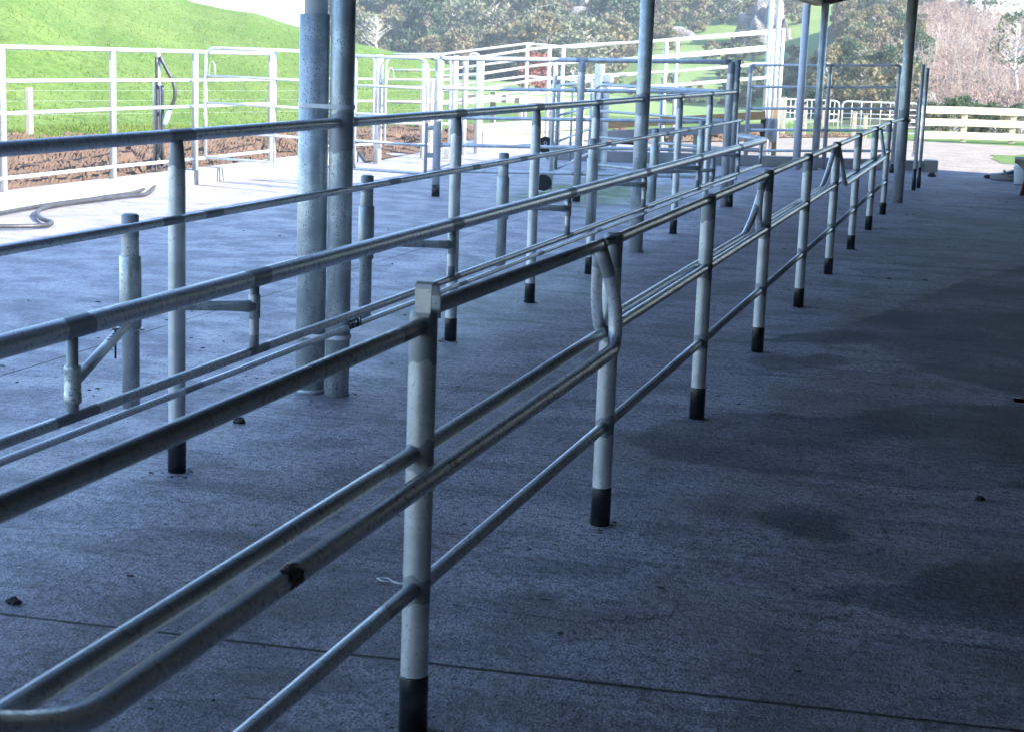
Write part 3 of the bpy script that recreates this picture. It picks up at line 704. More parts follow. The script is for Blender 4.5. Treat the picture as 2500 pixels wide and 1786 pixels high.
# left fence on the kerb
kf = [(-8.26, 11.0, .15), (-8.26, 12.70, .15), (-8.27, 14.58, .15), (-8.22, 16.20, .15), (-8.21, 18.08, .15)]
pipe_fence('yard_fence', kf, [1.40-.15]*5, [(1.385, 1.375), (1.10, 1.08), (.823, .81), (.545, .54), (.268, .262)], .032, [.021, .018, .018, .018, .018], 'sunlit white looking pipe fence standing on the concrete kerb in front of turned soil')
A1 = AZ(503, 17.9); B1 = AZ(772, 17.1)
gate('pipe_gate', A1, B1, [(1.425, 1.43), (1.14, 1.14), (.865, .865), (.57, .57), (.30, .30)], .017, 'sunlit pipe gate with rounded corner and chain latch, left of the two tall near columns', True, False, (.64,), handle=True)
chain('gate_chain', [A1+Vector((-.05, -.02, 1.10)), A1+Vector((-.02, -.03, 1.13)), A1+Vector((.0, -.03, 1.15)), A1+Vector((.004, -.03, .70))], 'pale chain hanging from the latch of the sunlit pipe gate')
# second pair of gates on the kerb line and post
pw = Vector((-7.86, 20.65, .0))
o = thing('gate_post', pw, 'thick sunlit post at the end of the kerb between two gates', 'post')
MB().tube([pw, pw+Vector((0, 0, 1.38)), pw+Vector((0, 0, 1.40))], [.052, .052, .045], 18).build('post_tube', GP, o)
MB().box(pw+Vector((.07, -.03, 1.07)), (.07, .05, .05)).build('latch', M_GALV_OLD, o)
gate('pipe_gate', AZ(800, 21.2), AZ(915, 21.9), [(1.38, 1.38), (1.09, 1.09), (.81, .81), (.53, .53), (.26, .26)], .017, 'sunlit pipe gate just right of the near columns, latched to the thick sunlit post', False, True, ())
gate('pipe_gate', AZ(944, 22.0), AZ(1102, 22.3), [(1.38, 1.40), (1.09, 1.11), (.81, .82), (.53, .54), (.26, .27)], .017, 'sunlit pipe gate right of the thick sunlit post, with both top corners rounded', True, True, (), handle=True)
# open small gate on the shade-edge post
p75 = Vector((-5.625, 16.49, 0))
gate('pipe_gate', AZ(790, 17.6), AZ(1046, 17.05), [(1.40, 1.40), (1.10, 1.11), (.82, .82), (.545, .54), (.26, .255)], .017, 'pipe gate on the edge of the shade, hung open from the black footed corner post', False, True, (.32,))
# cross fence F
pf = [p75, p75.lerp(Vector((XT, Yt[8], 0)), .478)]
pend = Vector((XT, Yt[8], 0))
rf = pipe_fence('cross_fence', [p75, pf[1], pend-Vector((.06, .02, 0))], [1.40, 1.44, 1.48], [(1.405, 1.478), (1.105, 1.165), (.81, .866), (.53, .575), (.268, .30)], .040, [.024, .019, .019, .019, .018], 'shaded pipe cross fence from the black footed corner post to the tall end post', bands=[1, 1, 0])
for z in (.70, .42):
    h = p75+Vector((-.075, -.01, z)); MB().box(h, (.09, .03, .05), .2, 0, .004).build('hinge', M_PAINT, rf)
# gates beyond the cross fence
gate('pipe_gate', AZ(1457, 19.6), AZ(1797, 18.1), [(1.165, 1.165), (.865, .865), (.565, .565), (.25, .25)], .019, 'shaded pipe gate with one rounded corner standing just beyond the cross fence', True, False, (.5,))
gA = AZ(1356, 18.6)
gate('pipe_gate', gA+Vector((.05, .02, 0)), AZ(1448, 22.0), [(1.155, 1.165), (.83, .84), (.545, .55), (.245, .24)], .018, 'shaded pipe gate seen nearly edge on behind the cross fence, beside the hanging chain', False, False, (.38,))
cp = thing('chain_post', gA, 'slim grey post with a kinked top standing behind the cross fence', 'post')
MB().tube([gA+Vector((0, 0, .02)), gA+Vector((0, 0, 1.1)), gA+Vector((.012, 0, 1.28)), gA+Vector((.004, 0, 1.42))], [.022, .022, .026, .022], 14).build('post_tube', [M_GALV_RAIL], cp)
chain('hanging_chain', [gA+Vector((.055, -.03, 1.1)), gA+Vector((.05, -.03, .6)), gA+Vector((.03, -.06, .08))], 'long dark chain hanging beside the slim kinked post', .055, .014)
def disc(c, lab):
    d = thing('rubber_disc', c, lab, 'disc'); u = Vector((.28, -.96, 0)).normalized()
    MB().tube([c-u*.012, c-u*.010, c+u*.010, c+u*.012], [.085, .09, .09, .085], 32).build('disc_plate', M_BLACK, d)
    ring = []; s = u.orthogonal().normalized(); t = u.cross(s)
    for zz in ((.018, -.018) if 'higher' in lab else ()):
        ring = [c+u*.016+Vector((0, 0, zz))+(Vector((.96, .28, 0))*math.cos(a)+Vector((0, 0, 1))*math.sin(a))*.016 for a in [2*math.pi*k/14 for k in range(15)]]
        MB().tube(ring, .004, 6, 0, False).build('shackle', M_GALV, d)
disc(gA+Vector((-.045, -.12, .10)), 'round black rubber disc at the foot of the slim chain post, lower of the two')
disc(gA+Vector((-.10, .10, .50)), 'round black rubber disc with a pale shackle, higher of the two on the chain post')
# sunlit box post and assorted posts behind
for (px, d, r, z, lab) in ((1114, 23.0, .037, 1.42, 'plain sunlit post behind the corner post, left of the capped one'), (1138, 24.5, .040, 1.40, 'sunlit post with a dark band near its top behind the cross fence'),
                           (1171, 25.0, .042, 1.38, 'stout sunlit post behind the cross fence with a white cap arching to its left'), (1037, 23.5, .03, 1.30, 'grey post in shadow behind the right end of the rounded gate')):
    p = AZ(px, d); o = thing('yard_post', p, lab, 'post'); m = MB(); m.pipe(p, p+Vector((0, 0, z)), r, [(z-.22, z-.14)] if px == 1138 else [], 16); m.build('post_tube', GP, o)
    if px == 1171: MB().tube(spline([p+Vector((0, 0, z)), p+Vector((-.03, 0, z+.06)), p+Vector((-.12, 0, z+.06)), p+Vector((-.16, 0, z))], 5), .02, 10).build('cap_bend', M_GALV, o)
p = AZ(1466, 22.5); o = thing('box_post', p, 'broad sunlit square post standing behind the cross fence', 'post')
MB().box(p+Vector((0, 0, .69)), (.10, .10, 1.38), -.2, 0, .006).build('post_tube', M_GALV, o); MB().box(p+Vector((.095, .03, .58)), (.07, .07, 1.16), -.2, 0, .006).build('side_post', M_GALV_OLD, o)
MB().box(p+Vector((.115, .0, 1.20)), (.13, .10, .10), -.2, 0, .01).build('latch_box', M_GALV, o)

# ------------------------------------------------------------------ loading ramp with pipe sides
def line_fence(name, knots, dists, px_posts, offs, label, pr=.034, r=.022, foot=None):
    """knots: (px, y of top rail); follows the ramp's rise"""
    def top(px):
        for (a, ya), (b, yb) in zip(knots, knots[1:]):
            if px <= b or b == knots[-1][0]:
                u = (px-a)/(b-a); return ya+(yb-ya)*u
    x0, x1 = knots[0][0], knots[-1][0]
    def dd(px): return dists[0]+(dists[1]-dists[0])*(px-x0)/(x1-x0)
    root = thing(name, AZ(x0, dists[0], 0), label, 'fence')
    for oz in offs:
        pts = [PD(px, top(px), dd(px))+Vector((0, 0, oz)) for px, _ in knots]
        MB().tube(pts, r, 10).build('rail', GP, root)
    for px in px_posts:
        p = PD(px, top(px), dd(px)); MB().tube([Vector((p.x, p.y, -.1)), p], pr, 12).build('post', GP, root)
    return root
line_fence('ramp_fence', [(1060, 145), (1178, 139), (1310, 119), (1420, 110), (1650, 99), (1890, 80)], (27.0, 28.5), [1178, 1342, 1376, 1628, 1888], (0, -.27, -.50, -.72), 'sunlit white pipe fence climbing to the right along the near side of the loading ramp')
line_fence('ramp_fence', [(960, 133), (1080, 133), (1288, 107), (1400, 117), (1655, 95), (1915, 72)], (30.5, 31.5), [1080, 1288, 1655, 1913], (0, -.28, -.58, -.85), 'sunlit pipe fence along the far side of the loading ramp, highest of the two')
for (px, py, zt, lab) in ((1873, 391, 3.2, 'tall white pipe upright at the head of the loading ramp, left of the pair'), (1893, 396, 3.2, 'tall white pipe upright at the head of the loading ramp, right of the pair')):
    d = 29.0 if px < 1880 else 29.8
    p = AZ(px+2, d, -.1); o = thing('ramp_upright', p, lab, 'post'); MB().tube([p, p+Vector((0, 0, zt))], .045, 16).build('post_tube', GP, o)
    MB().box(p+Vector((0, 0, .005)), (.16, .16, .01)).build('base_plate', M_GALV_OLD, o)
for k, z in enumerate((.35, .75, 1.15, 1.6, 2.1)):
    pass
# timber and concrete of the ramp
rp = thing('loading_ramp', AZ(1400, 25.5, 0), 'low loading ramp with brown timber boards over a grey concrete base', 'ramp')
a, b = PD(1480, 305, 25.6), PD(1868, 282, 26.0); m = MB(); m.beam(a, b, .06, .12, 0, .006); m.build('board', M_WOOD, rp)
a, b = PD(1475, 330, 25.5), PD(1862, 312, 25.9); m = MB(); m.beam(a, b, .12, .12, 0, .008); m.build('base_beam', M_KERBD, rp)
for px in (1500, 1640, 1700, 1790):
    p = PD(px, 322, 25.9); m = MB(); m.beam(Vector((p.x, p.y, -.1)), p, .07, .07, 0, .004); m.build('stump', M_WOODP, rp)
rb = thing('timber_ramp_side', AZ(1270, 28, 0), 'pale timber boarded ramp side in full sun behind the cross fence', 'ramp')
a, b = PD(1178, 318, 27.4), PD(1440, 298, 27.9); m = MB(); m.beam(a, b, .05, .20, 0, .006); m.build('board', M_WOODP, rb)
a, b = PD(1178, 346, 27.4), PD(1440, 330, 27.9); m = MB(); m.beam(a, b, .05, .16, 0, .006); m.build('board', M_WOODP, rb)
a, b = PD(1140, 238, 27.8), PD(1440, 252, 28.4); m = MB(); m.beam(a, b, .05, .12, 0, .006); m.build('top_board', M_WOODP, rb)
for px, yt in ((1205, 225), (1270, 262), (1345, 268), (1420, 262)):
    p = PD(px, yt, 28.1); m = MB(); m.beam(Vector((p.x, p.y, -.1)), p, .08, .08, 0, .005); m.build('stud', M_WOODW if px != 1205 else M_WOODP, rb)
p = AZ(1053, 24.2, 0); o = thing('timber_post', p, 'brown timber post with a pale mark behind the corner post', 'post'); m = MB(); m.beam(p, p+Vector((0, 0, 1.06)), .09, .09, 0, .005); m.build('post_body', M_WOODW, o); m = MB(); m.box(p+Vector((.005, -.05, .78)), (.012, .006, .07)); m.build('mark', M_WOODP, o)
g = G(1092, 388); m = MB(); m.box(g+Vector((0, 0, .07)), (.075, .09, .14), .1, 0, .008); tag(m.build('concrete_block', M_KERBD), 'small grey block on the sunlit floor beside a white post', 'block')
# strainer with rag at the ramp head
p = AZ(1874, 26.4, -.1); o = thing('strainer_post', p, 'dark brown timber post beside the grey rag near the ramp head', 'post'); m = MB(); m.beam(p+Vector((0, 0, .35)), p+Vector((0, 0, .74)), .055, .09, 0, .004); m.build('post_body', mk_simple('dark_timber', (.05, .028, .02), (.08, .045, .03), 6, .8, .3), o)
m = MB(); m.beam(p+Vector((-.0, .02, 0)), p+Vector((0, .02, .35)), .045, .045, 0, .003); m.build('leg', M_GALV, o); m = MB(); m.beam(p+Vector((.17, .08, 0)), p+Vector((.17, .08, .9)), .07, .07, 0, .003); m.build('brace', M_WOOD, o)
m = MB()
q = p+Vector((.04, -.05, .74)); nx_, nz_ = 12, 12
for i in range(nx_+1):
    for j in range(nz_+1):
        u, v = i/nx_, j/nz_; m.v.append(q+Vector((u*.17+(.02*v if u > .5 else -.01*v), .025*math.sin(u*11+v*1.5)-.01*v, -v*(.34-.04*math.sin(u*7)))))
for i in range(nx_):
    for j in range(nz_): k = i*(nz_+1)+j; m.face((k, k+nz_+1, k+nz_+2, k+1), 0, True)
o2 = m.build('rag', M_CLOTH); sm = o2.modifiers.new('t', 'SOLIDIFY'); sm.thickness = .006; tag(o2, 'grey rag hanging from the dark timber post by the far fence', 'rag')

# ------------------------------------------------------------------ far five rail fence
f5 = [G(1815, 406), G(2012, 413), G(2163, 420)]
f5[1].y = 24.55; f5[2].y = 24.6; f5[2].x += .09; f5[0].y = 24.45
f5e = Vector((-1.2, 24.62, 0))
pipe_fence('rail_fence', [f5[0], f5[1], f5[2]], [1.44, 1.48, 1.51], [(1.436, 1.508), (1.127, 1.206), (.82, .904), (.512, .60), (.215, .312)], .032, .019, 'shaded five rail pipe fence across the far end of the yard', bands=[1, 0, 1])
# folded gate stiles beside the end column
for (px, py, yt, lab) in ((2260, 465, 158, 'dark shaded gate upright directly right of the far end column, with black foot'), (2272, 460, 166, 'paler gate upright furthest right of the far end column, with black foot')):
    p = G(px-30, py); o = thing('gate_upright', p, lab, 'post'); zt = CAMH+.03-(.04 if px > 2265 else 0)
    MB().tube([p, p+Vector((0, 0, zt))], .021 if px > 2265 else .024, 14).build('post_tube', GRP if px < 2265 else GP, o)
    MB().tube([p, p+Vector((0, 0, .26))], .026, 14).build('foot_band', M_BLACK, o)
cz = .905; cc = Vector((-1.123, 19.26, cz)); ring = [cc+Vector((math.cos(a)*.07, math.sin(a)*.07, .008*math.sin(a*2))) for a in [2*math.pi*k/16 for k in range(17)]]
chain('wrap_chain', ring, 'dark chain wrapped once round the far end column', .045, .014)
p = Vector((-1.0, 19.6, 0)); chain('hanging_chain', [p+Vector((0, 0, 1.15)), p+Vector((0, 0, .55)), p+Vector((-.02, 0, .5))], 'dark chain hanging straight down just right of the far end column', .045, .014)

# ------------------------------------------------------------------ bench and things at the right edge
bt = thing('workbench', (.30, 21.7, 0), 'grey topped bench with a dark side cut off by the right edge', 'bench')
m = MB(); m.beam((.11, 22.0, .40), (1.6, 22.0, .40), .7, .05, 0, .005); m.build('bench_top', M_WOODW, bt)
m = MB(); m.v += [Vector((x, y, z)) for y in (21.66, 22.3) for (x, z) in ((.13, .374), (.6, .374), (.6, .26), (.28, .26))]
for f in ((0, 1, 2, 3), (7, 6, 5, 4), (0, 4, 5, 1), (1, 5, 6, 2), (2, 6, 7, 3), (3, 7, 4, 0)): m.face(f)
m.build('gusset', M_WOODP, bt)
m = MB(); m.v += [Vector((x, y, z)) for y in (21.45, 21.5) for (x, z) in ((.205, 0), (.8, 0), (.8, .26), (.26, .26))]
for f in ((0, 1, 2, 3), (7, 6, 5, 4), (0, 4, 5, 1), (1, 5, 6, 2), (2, 6, 7, 3), (3, 7, 4, 0)): m.face(f)
m.build('side_panel', M_DARK, bt)
m = MB(); m.v += [Vector((x, y, z)) for y in (21.44, 21.455) for (x, z) in ((.195, 0), (.206, 0), (.261, .26), (.25, .26))]
for f in ((0, 1, 2, 3), (7, 6, 5, 4), (0, 4, 5, 1), (1, 5, 6, 2), (2, 6, 7, 3), (3, 7, 4, 0)): m.face(f)
m.build('edge_strip', M_RED, bt)
tb_ = thing('tub', (.02, 24.3, 0), 'grey plastic trough with a sloping black cover standing on the floor beside the bench', 'trough')
c = Vector((.06, 24.3, 0))
def loft(name, rings, mat, parent):
    m = MB(); n = len(rings[0])
    for r in rings: m.v += [Vector(p) for p in r]
    for i in range(len(rings)-1):
        for j in range(n): k = (j+1) % n; m.face((i*n+j, i*n+k, (i+1)*n+k, (i+1)*n+j), 0, True)
    m.face(tuple(range(n))[::-1]); m.face(tuple((len(rings)-1)*n+j for j in range(n))); return m.build(name, mat, parent)
def ov(z, rx, ry, dx=0, tilt=0, n=24): return [c+Vector((dx+rx*math.cos(2*math.pi*k/n), ry*math.sin(2*math.pi*k/n), z+tilt*math.cos(2*math.pi*k/n))) for k in range(n)]
loft('body', [ov(.0, .23, .2), ov(.03, .25, .22), ov(.075, .25, .22), ov(.085, .24, .21)], M_KERB, tb_)
loft('cover', [ov(.086, .235, .2, 0, 0), ov(.13, .20, .17, .03, .05), ov(.16, .13, .12, .08, .05), ov(.175, .05, .05, .12, .03)], M_DARK, tb_)
m = MB(); m.tube(spline([c+Vector((-.07, -.21, .15)), c+Vector((-.03, -.22, .09)), c+Vector((.05, -.22, .085)), c+Vector((.12, -.2, .14)), c+Vector((.17, -.18, .2))], 5), .018, 8); m.build('rim', M_KERB, tb_)
p = Vector((.24, 23.6, 0)); o = thing('bucket', p, 'white plastic container half hidden behind the bench side', 'container'); m = MB(); m.tube([p, p+Vector((0, 0, .015)), p+Vector((0, 0, .25)), p+Vector((0, 0, .26))], [.10, .11, .125, .12], 20); m.build('body', M_PVC, o); m = MB(); m.tube([p+Vector((0, 0, .21)), p+Vector((0, 0, .235))], .131, 20); m.build('lip', M_PVC, o)

# ------------------------------------------------------------------ far mesh gates, timber rail fence
def mesh_gate(A, B, z0, z1, label, nx=9, rz=(.0, .33, .55, .75, 1.0)):
    root = thing('mesh_gate', Vector((A.x, A.y, z0)), label, 'gate'); up = Vector((0, 0, 1))
    fr = fillet([A+up*(z0), A+up*(z1), B+up*(z1), B+up*(z0)], .12, 4); MB().tube(fr+[A+up*z0], .02, 8).build('frame', GP, root)
    m = MB()
    for i in range(1, nx): p = A.lerp(B, i/nx); m.tube([p+up*z0, p+up*z1], .009, 6)
    for t in rz[1:-1]: m.tube([A+up*(z0+(z1-z0)*t), B+up*(z0+(z1-z0)*t)], .009, 6)
    m.tube([A+up*(z0+.05), B+up*(z0+(z1-z0)*.4)], .010, 6)
    m.build('mesh', GP, root); return root
def A0(px, d): return AZ(px, d, 0)
mesh_gate(A0(1892, 39.5), A0(1960, 39.6), -.02, .66, 'sunlit mesh gate left of the slim white downpipe in the distance', 6)
mesh_gate(A0(1966, 39.6), A0(2056, 39.7), -.02, .66, 'sunlit mesh gate seen behind the far galvanised column', 8)
mesh_gate(A0(2064, 39.7), A0(2252, 40.2), -.02, .66, 'widest sunlit mesh gate with spikes along its top, left of the timber rail fence', 8, (0, .2, .45, .6, .78, 1.0))
for (px, d, z, lab) in ((1921, 39.2, .70, 'leftmost pale timber post among the mesh gates'), (1974, 39.2, .55, 'pale timber post close right of the slim downpipe, among the mesh gates'), (2021, 39.3, .56, 'pale timber post right of the far galvanised column, among the mesh gates'), (2096, 39.0, .45, 'short pale timber post before the widest mesh gate, left of its twin'), (2123, 39.0, .38, 'shortest pale timber post before the widest mesh gate')):
    p = AZ(px, d, -.14); o = thing('timber_post', p, lab, 'post'); m = MB(); m.beam(p, p+Vector((0, 0, z+.14)), .085, .085, 0, .006); m.build('post_body', M_WOODP, o); m = MB(); m.box(p+Vector((0, 0, z+.143)), (.095, .095, .012)); m.build('post_cap', M_WOODP, o)
wf = thing('timber_rail_fence', AZ(2258, 38.4, -.12), 'pale three board timber fence beyond the gravel on the right', 'fence')
wp = [AZ(2256, 38.4, -.12), AZ(2365, 39.2, -.12), AZ(2485, 39.6, -.12), AZ(2620, 40.0, -.12)]
for i, p in enumerate(wp):
    m = MB(); m.beam(p, p+Vector((0, 0, .78)), .13, .13, 0, .008); m.build('post', M_WOODP, wf)
for (z) in (.70, .43, .145):
    for i in range(3):
        a = wp[i]+Vector((0, -.085, z)); b = wp[i+1]+Vector((0, -.085, z)); m = MB(); m.beam(a+(b-a)*.003, b-(b-a)*.003, .04, .155, 0, .005); m.build('board', M_WOODP, wf)

# ------------------------------------------------------------------ hose stand, hose, old wire fence
hp = AZ(386, 16.3, .02); hp = G(388, 434, 0)
hs = thing('hose_stand', hp, 'thin standpipe holding up a wash hose against the left fence', 'standpipe')
MB().tube([hp+Vector((0, 0, .05)), hp+Vector((0, 0, 1.40))], .022, 14).build('pole', M_GALV_OLD, hs)
MB().tube([hp+Vector((-.07, .05, .15)), hp+Vector((-.07, .05, 1.02)), hp+Vector((-.05, .05, 1.06))], .027, 14).build('side_pipe', M_GALV, hs)
ho = thing('wash_hose', hp, 'grey ribbed wash hose looping from the standpipe and snaking across the sunlit floor', 'hose')
u = Vector((.97, .25, 0))
MB().tube(spline([hp+u*.03+Vector((0, -.03, 1.31)), hp+u*.10+Vector((0, -.03, 1.18)), hp+u*.18+Vector((0, -.03, 1.02)), hp+u*.19+Vector((0, -.03, .88)), hp+u*.135+Vector((0, -.03, .74))], 8), [.021]*33, 14).build('upper_hose', M_HOSE, ho)
MB().tube([hp+u*.135+Vector((0, -.03, .74)), hp+u*.11+Vector((0, -.03, .68)), hp+u*.08+Vector((0, -.03, .60)), hp+u*.06+Vector((0, -.03, .57))], [.024, .032, .032, .02], 14).build('nozzle', M_BLUE, ho)
flo = [hp+u*.06+Vector((0, -.04, 1.0)), hp+u*.06+Vector((0, -.04, .30)), hp+u*.05+Vector((0, -.07, .09)), G(368, 468, .035), G(300, 480, .03), G(200, 492, .03), G(120, 504, .03), G(92, 518, .03), G(100, 534, .03), G(126, 543, .03), G(110, 550, .03), G(40, 553, .03), G(-60, 552, .03), G(-160, 545, .03)]
MB().tube(spline(flo, 9), .018, 14).build('floor_hose', M_HOSE, ho)
MB().tube(spline([hp+u*-.0+Vector((0, -.05, 1.3)), hp+u*.015+Vector((0, -.05, .4)), hp+u*-.02+Vector((0, -.08, .10)), G(350, 462, .03), G(250, 482, .03), G(120, 500, .03), G(0, 521, .03), G(-120, 545, .03)], 9), .018, 12).build('return_hose', M_HOSE, ho)
wpost = AZ(68, 25.2, .0); ow = thing('wire_fence', wpost, 'old wooden post and wire fence at the foot of the green hill', 'fence')
for px, d in ((68, 25.4), (1034, 32.5), (-260, 23.6)):
    p = AZ(px, d, -.1); m = MB(); m.beam(p, p+Vector((0, 0, .84)), .10, .07, 0, .01); m.build('post', M_WOODW, ow)
m = MB()
for z in (.35, .55, .70): m.tube([AZ(-260, 23.6, z), AZ(68, 25.4, z), AZ(1034, 32.5, z)], .0013, 5)
m.build('wire', M_GALV, ow)

# ------------------------------------------------------------------ dung and grit on the floor
def clod(px, py, r, lab):
    g = G(px, py, 0); m = MB(); m.blob(g+Vector((0, 0, r*.45)), r, px, 0, 3, .3, (1.1, 1, .62)); m.blob(g+Vector((r*.7, r*.3, r*.25)), r*.45, px+1, 0, 2, .3); return tag(m.build('dung_clod', M_DUNG), lab, 'clod')
clod(583, 1032, .022, 'dark dung clod on the bare floor between the first two tall posts')
clod(2392, 1219, .014, 'small brown clod on the dark floor near the right edge')
clod(33, 1472, .016, 'dark clod beside the saw cut at the left edge')
clod(2412, 436, .05, 'dark flattened dung pat at the far edge of the shade beside the grey trough')
clod(2275, 432, .05, 'dark dung pat on the floor in front of the pale concrete block')
m = MB()
for k in range(420):
    z = rng.random()
    if z < .45: px, py = rng.uniform(0, 1200), rng.uniform(560, 1000)
    elif z < .85: px, py = rng.uniform(1900, 2500), rng.uniform(440, 760)
    else: px, py = rng.uniform(0, 2500), rng.uniform(900, 1750)
    g = G(px, py, 0)
    if g.x < -6.5 or g.y > 25.4: continue
    r = rng.choice([.002, .003, .003, .004, .005, .007]) * (1.3 if g.y > 12 else 1)
    m.blob(g+Vector((0, 0, r*.2)), r, k, 0, 1, .35, (rng.uniform(.8, 2.8), rng.uniform(.8, 1.5), rng.uniform(.25, .6)))
for (X_, ys) in ((XA, Ya), (XT, Yt)):
    for y_ in ys:
        for q in range(14):
            a_ = rng.random()*6.28; d_ = .034+abs(rng.gauss(0, .03)); r = rng.uniform(.002, .006)
            m.blob(Vector((X_+math.cos(a_)*d_, y_+math.sin(a_)*d_, r*.25)), r, q, 0, 1, .35, (rng.uniform(1, 2.4), rng.uniform(.8, 1.6), .45))
tag(m.build('grit', M_DUNG), kind='stuff')
# pale scrap of tape by the first post
g = G(955, 1420); o = thing('cord_scrap', g, 'pale scrap of cord lying on the floor beside the nearest post', 'cord'); m = MB()
m.tube(spline([g+Vector((-.045, .01, .004)), g+Vector((-.02, .016, .006)), g+Vector((0, .0, .004)), g+Vector((-.02, -.01, .004)), g+Vector((-.045, .004, .005))], 6), .0022, 6); m.build('loop', M_PVC, o)
m = MB(); m.tube(spline([g+Vector((0, 0, .004)), g+Vector((.03, -.012, .004)), g+Vector((.07, -.004, .005)), g+Vector((.10, .002, .004))], 6), .003, 6); m.build('tail', M_PVC, o)

# ------------------------------------------------------------------ grass blades on the near hill
m = MB(); rg = random.Random(3)
for k in range(42000):
    px = rg.uniform(-60, 1080); t = .3+(rg.random()**1.3)*2.5
    p = LH.at(px, t); 
    amp = .25*(mn.noise(Vector((p.x*.12, p.y*.12, 3)))+.35*mn.noise(Vector((p.x*.372, p.y*.372, 7))))*min(1, t/4*3); p.z += amp-.01
    h = rg.uniform(.03, .075); a = rg.random()*6.28; w = rg.uniform(.006, .016)
    dx, dy = math.cos(a)*w, math.sin(a)*w; lx, ly = rg.uniform(-.06, .06), rg.uniform(-.06, .06)
    i = len(m.v); m.v += [p+Vector((-dx, -dy, 0)), p+Vector((dx, dy, 0)), p+Vector((lx, ly, h))]; m.face((i, i+1, i+2))
tag(m.build('grass', M_BLADE), kind='stuff')

# ------------------------------------------------------------------ trees and scrub
def leaf(m, c, s, r):
    n = Vector((r.gauss(0, 1), r.gauss(0, 1), r.gauss(0, 1)+.4)).normalized(); a = n.orthogonal().normalized(); b = n.cross(a); an = r.random()*6.28
    u = (a*math.cos(an)+b*math.sin(an))*s; v = (b*math.cos(an)-a*math.sin(an))*s*r.uniform(.45, .9)
    i = len(m.v); m.v += [c-u-v*.3, c+v, c+u+v*.2, c-v]; m.face((i, i+1, i+2, i+3))
def limb(m, a, b, r0, r1, r, seg=6, wob=.12):
    pts = [a]; L = (b-a).length
    for k in (1, 2, 3): pts.append(a.lerp(b, k/4)+Vector((r.uniform(-1, 1), r.uniform(-1, 1), r.uniform(-.5, .5)))*wob*L*.5)
    pts.append(b); m.tube(pts, [r0+(r1-r0)*k/4 for k in range(5)], seg)
def tree_proto(name, H, Wd, seed, leafmat, nclump, nleaf, ls, crown0=.25, shape='round', trunkmat=None, bare=0.0, label='', cat='tree', group=None):
    r = random.Random(seed); root = thing(name, (0, 0, 0), label, cat, group); tm = MB(); cm = MB()
    top = Vector((r.uniform(-.1, .1)*Wd, r.uniform(-.1, .1)*Wd, H*.86)); limb(tm, Vector((0, 0, -.4)), top, H*.022+.03, .02, r, 8, .08)
    for k in range(nclump):
        zf = crown0+(1-crown0)*r.random()**.85; zz = H*zf; q = (zf-crown0)/(1-crown0)
        if shape == 'round': w = Wd*.5*math.sqrt(max(.05, 1-(2*q-.85)**2*.75))
        elif shape == 'pine': w = Wd*.5*(1.0-.72*q)*(.55+.45*((k*7) % 5)/4); zz = H*(crown0+(1-crown0)*round(q*8)/8)+r.uniform(-.1, .1)
        else: w = Wd*.5*(.55+.45*math.sin(q*3.0+.4))
        an = r.random()*6.28; rad = w*math.sqrt(r.uniform(.12, 1.0)); c = Vector((math.cos(an)*rad, math.sin(an)*rad, zz))
        if k % 3 == 0 or bare > 0: limb(tm, Vector((0, 0, max(.1*H, zz-rad*.75-.05*H))).lerp(Vector((top.x*zf, top.y*zf, zz)), .3), c, .018+H*.006, .010, r, 5)
        if r.random() < bare:
            for q2 in range(5): limb(tm, c, c+Vector((r.uniform(-1, 1), r.uniform(-1, 1), r.uniform(-.2, 1)))*Wd*.13, .014, .004, r, 4, .3)
            continue
        cr = Wd*r.uniform(.09, .17); fl = .55 if shape == 'pine' else .75
        for q2 in range(nleaf):
            d = Vector((r.gauss(0, 1), r.gauss(0, 1), r.gauss(0, 1)*fl)); d = d.normalized()*cr*r.random()**.4; leaf(cm, c+Vector((d.x, d.y, d.z*fl)), ls*r.uniform(.6, 1.2), r)
    tm.build('trunk', trunkmat or M_TRUNK, root); 
    if cm.v: cm.build('crown', leafmat, root)
    return root
def stems_proto(name, H, Wd, seed, n, mat, label, cat, group, leaves=0, fan=1.0, th=.012):
    r = random.Random(seed); root = thing(name, (0, 0, 0), label, cat, group); m = MB()
    for k in range(n):
        an = r.random()*6.28; rad = Wd*.35*math.sqrt(r.random()); b = Vector((math.cos(an)*rad, math.sin(an)*rad, -.1)); L = H*r.uniform(.5, 1.0)
        e = b+Vector((math.cos(an)*fan*L*r.uniform(.05, .5), math.sin(an)*fan*L*r.uniform(.05, .5), L)); limb(m, b, e, th*1.6, th*.5, r, 4, .15)
        for q in range(4):
            s = b.lerp(e, r.uniform(.35, .95)); limb(m, s, s+Vector((r.uniform(-1, 1), r.uniform(-1, 1), r.uniform(.1, 1)))*L*.28, th*.8, th*.3, r, 3, .2)
    m.build('stems', mat, root)
    if leaves:
        cm = MB()
        for k in range(leaves):
            an = r.random()*6.28; rad = Wd*.5*math.sqrt(r.random()); leaf(cm, Vector((math.cos(an)*rad, math.sin(an)*rad, H*r.uniform(.05, .75)*(1.05-rad/Wd))), .11*r.uniform(.5, 1.2), r)
        cm.build('twig_mass', mat, root)
    return root
GF = 'trees of the wooded hillside'; GS = 'bushes dotted over the green slope'; GR = 'bushy trees on the right hand hill'; GD = 'dead scrub on the right hand hill'
L_f = {'a': 'grey green spreading tree on the wooded hillside beyond the yard', 'b': 'tall dark tree on the wooded hillside beyond the yard', 'c': 'olive brown tree on the wooded hillside beyond the yard'}
P = {}
for s in (1, 2): P['a', s] = tree_proto('spreading_tree', 9.5, 8.5, 10+s, M_LEAF_G, 70, 34, .34, .18, 'round', M_PALEBARK, .16, L_f['a'], 'tree', GF)
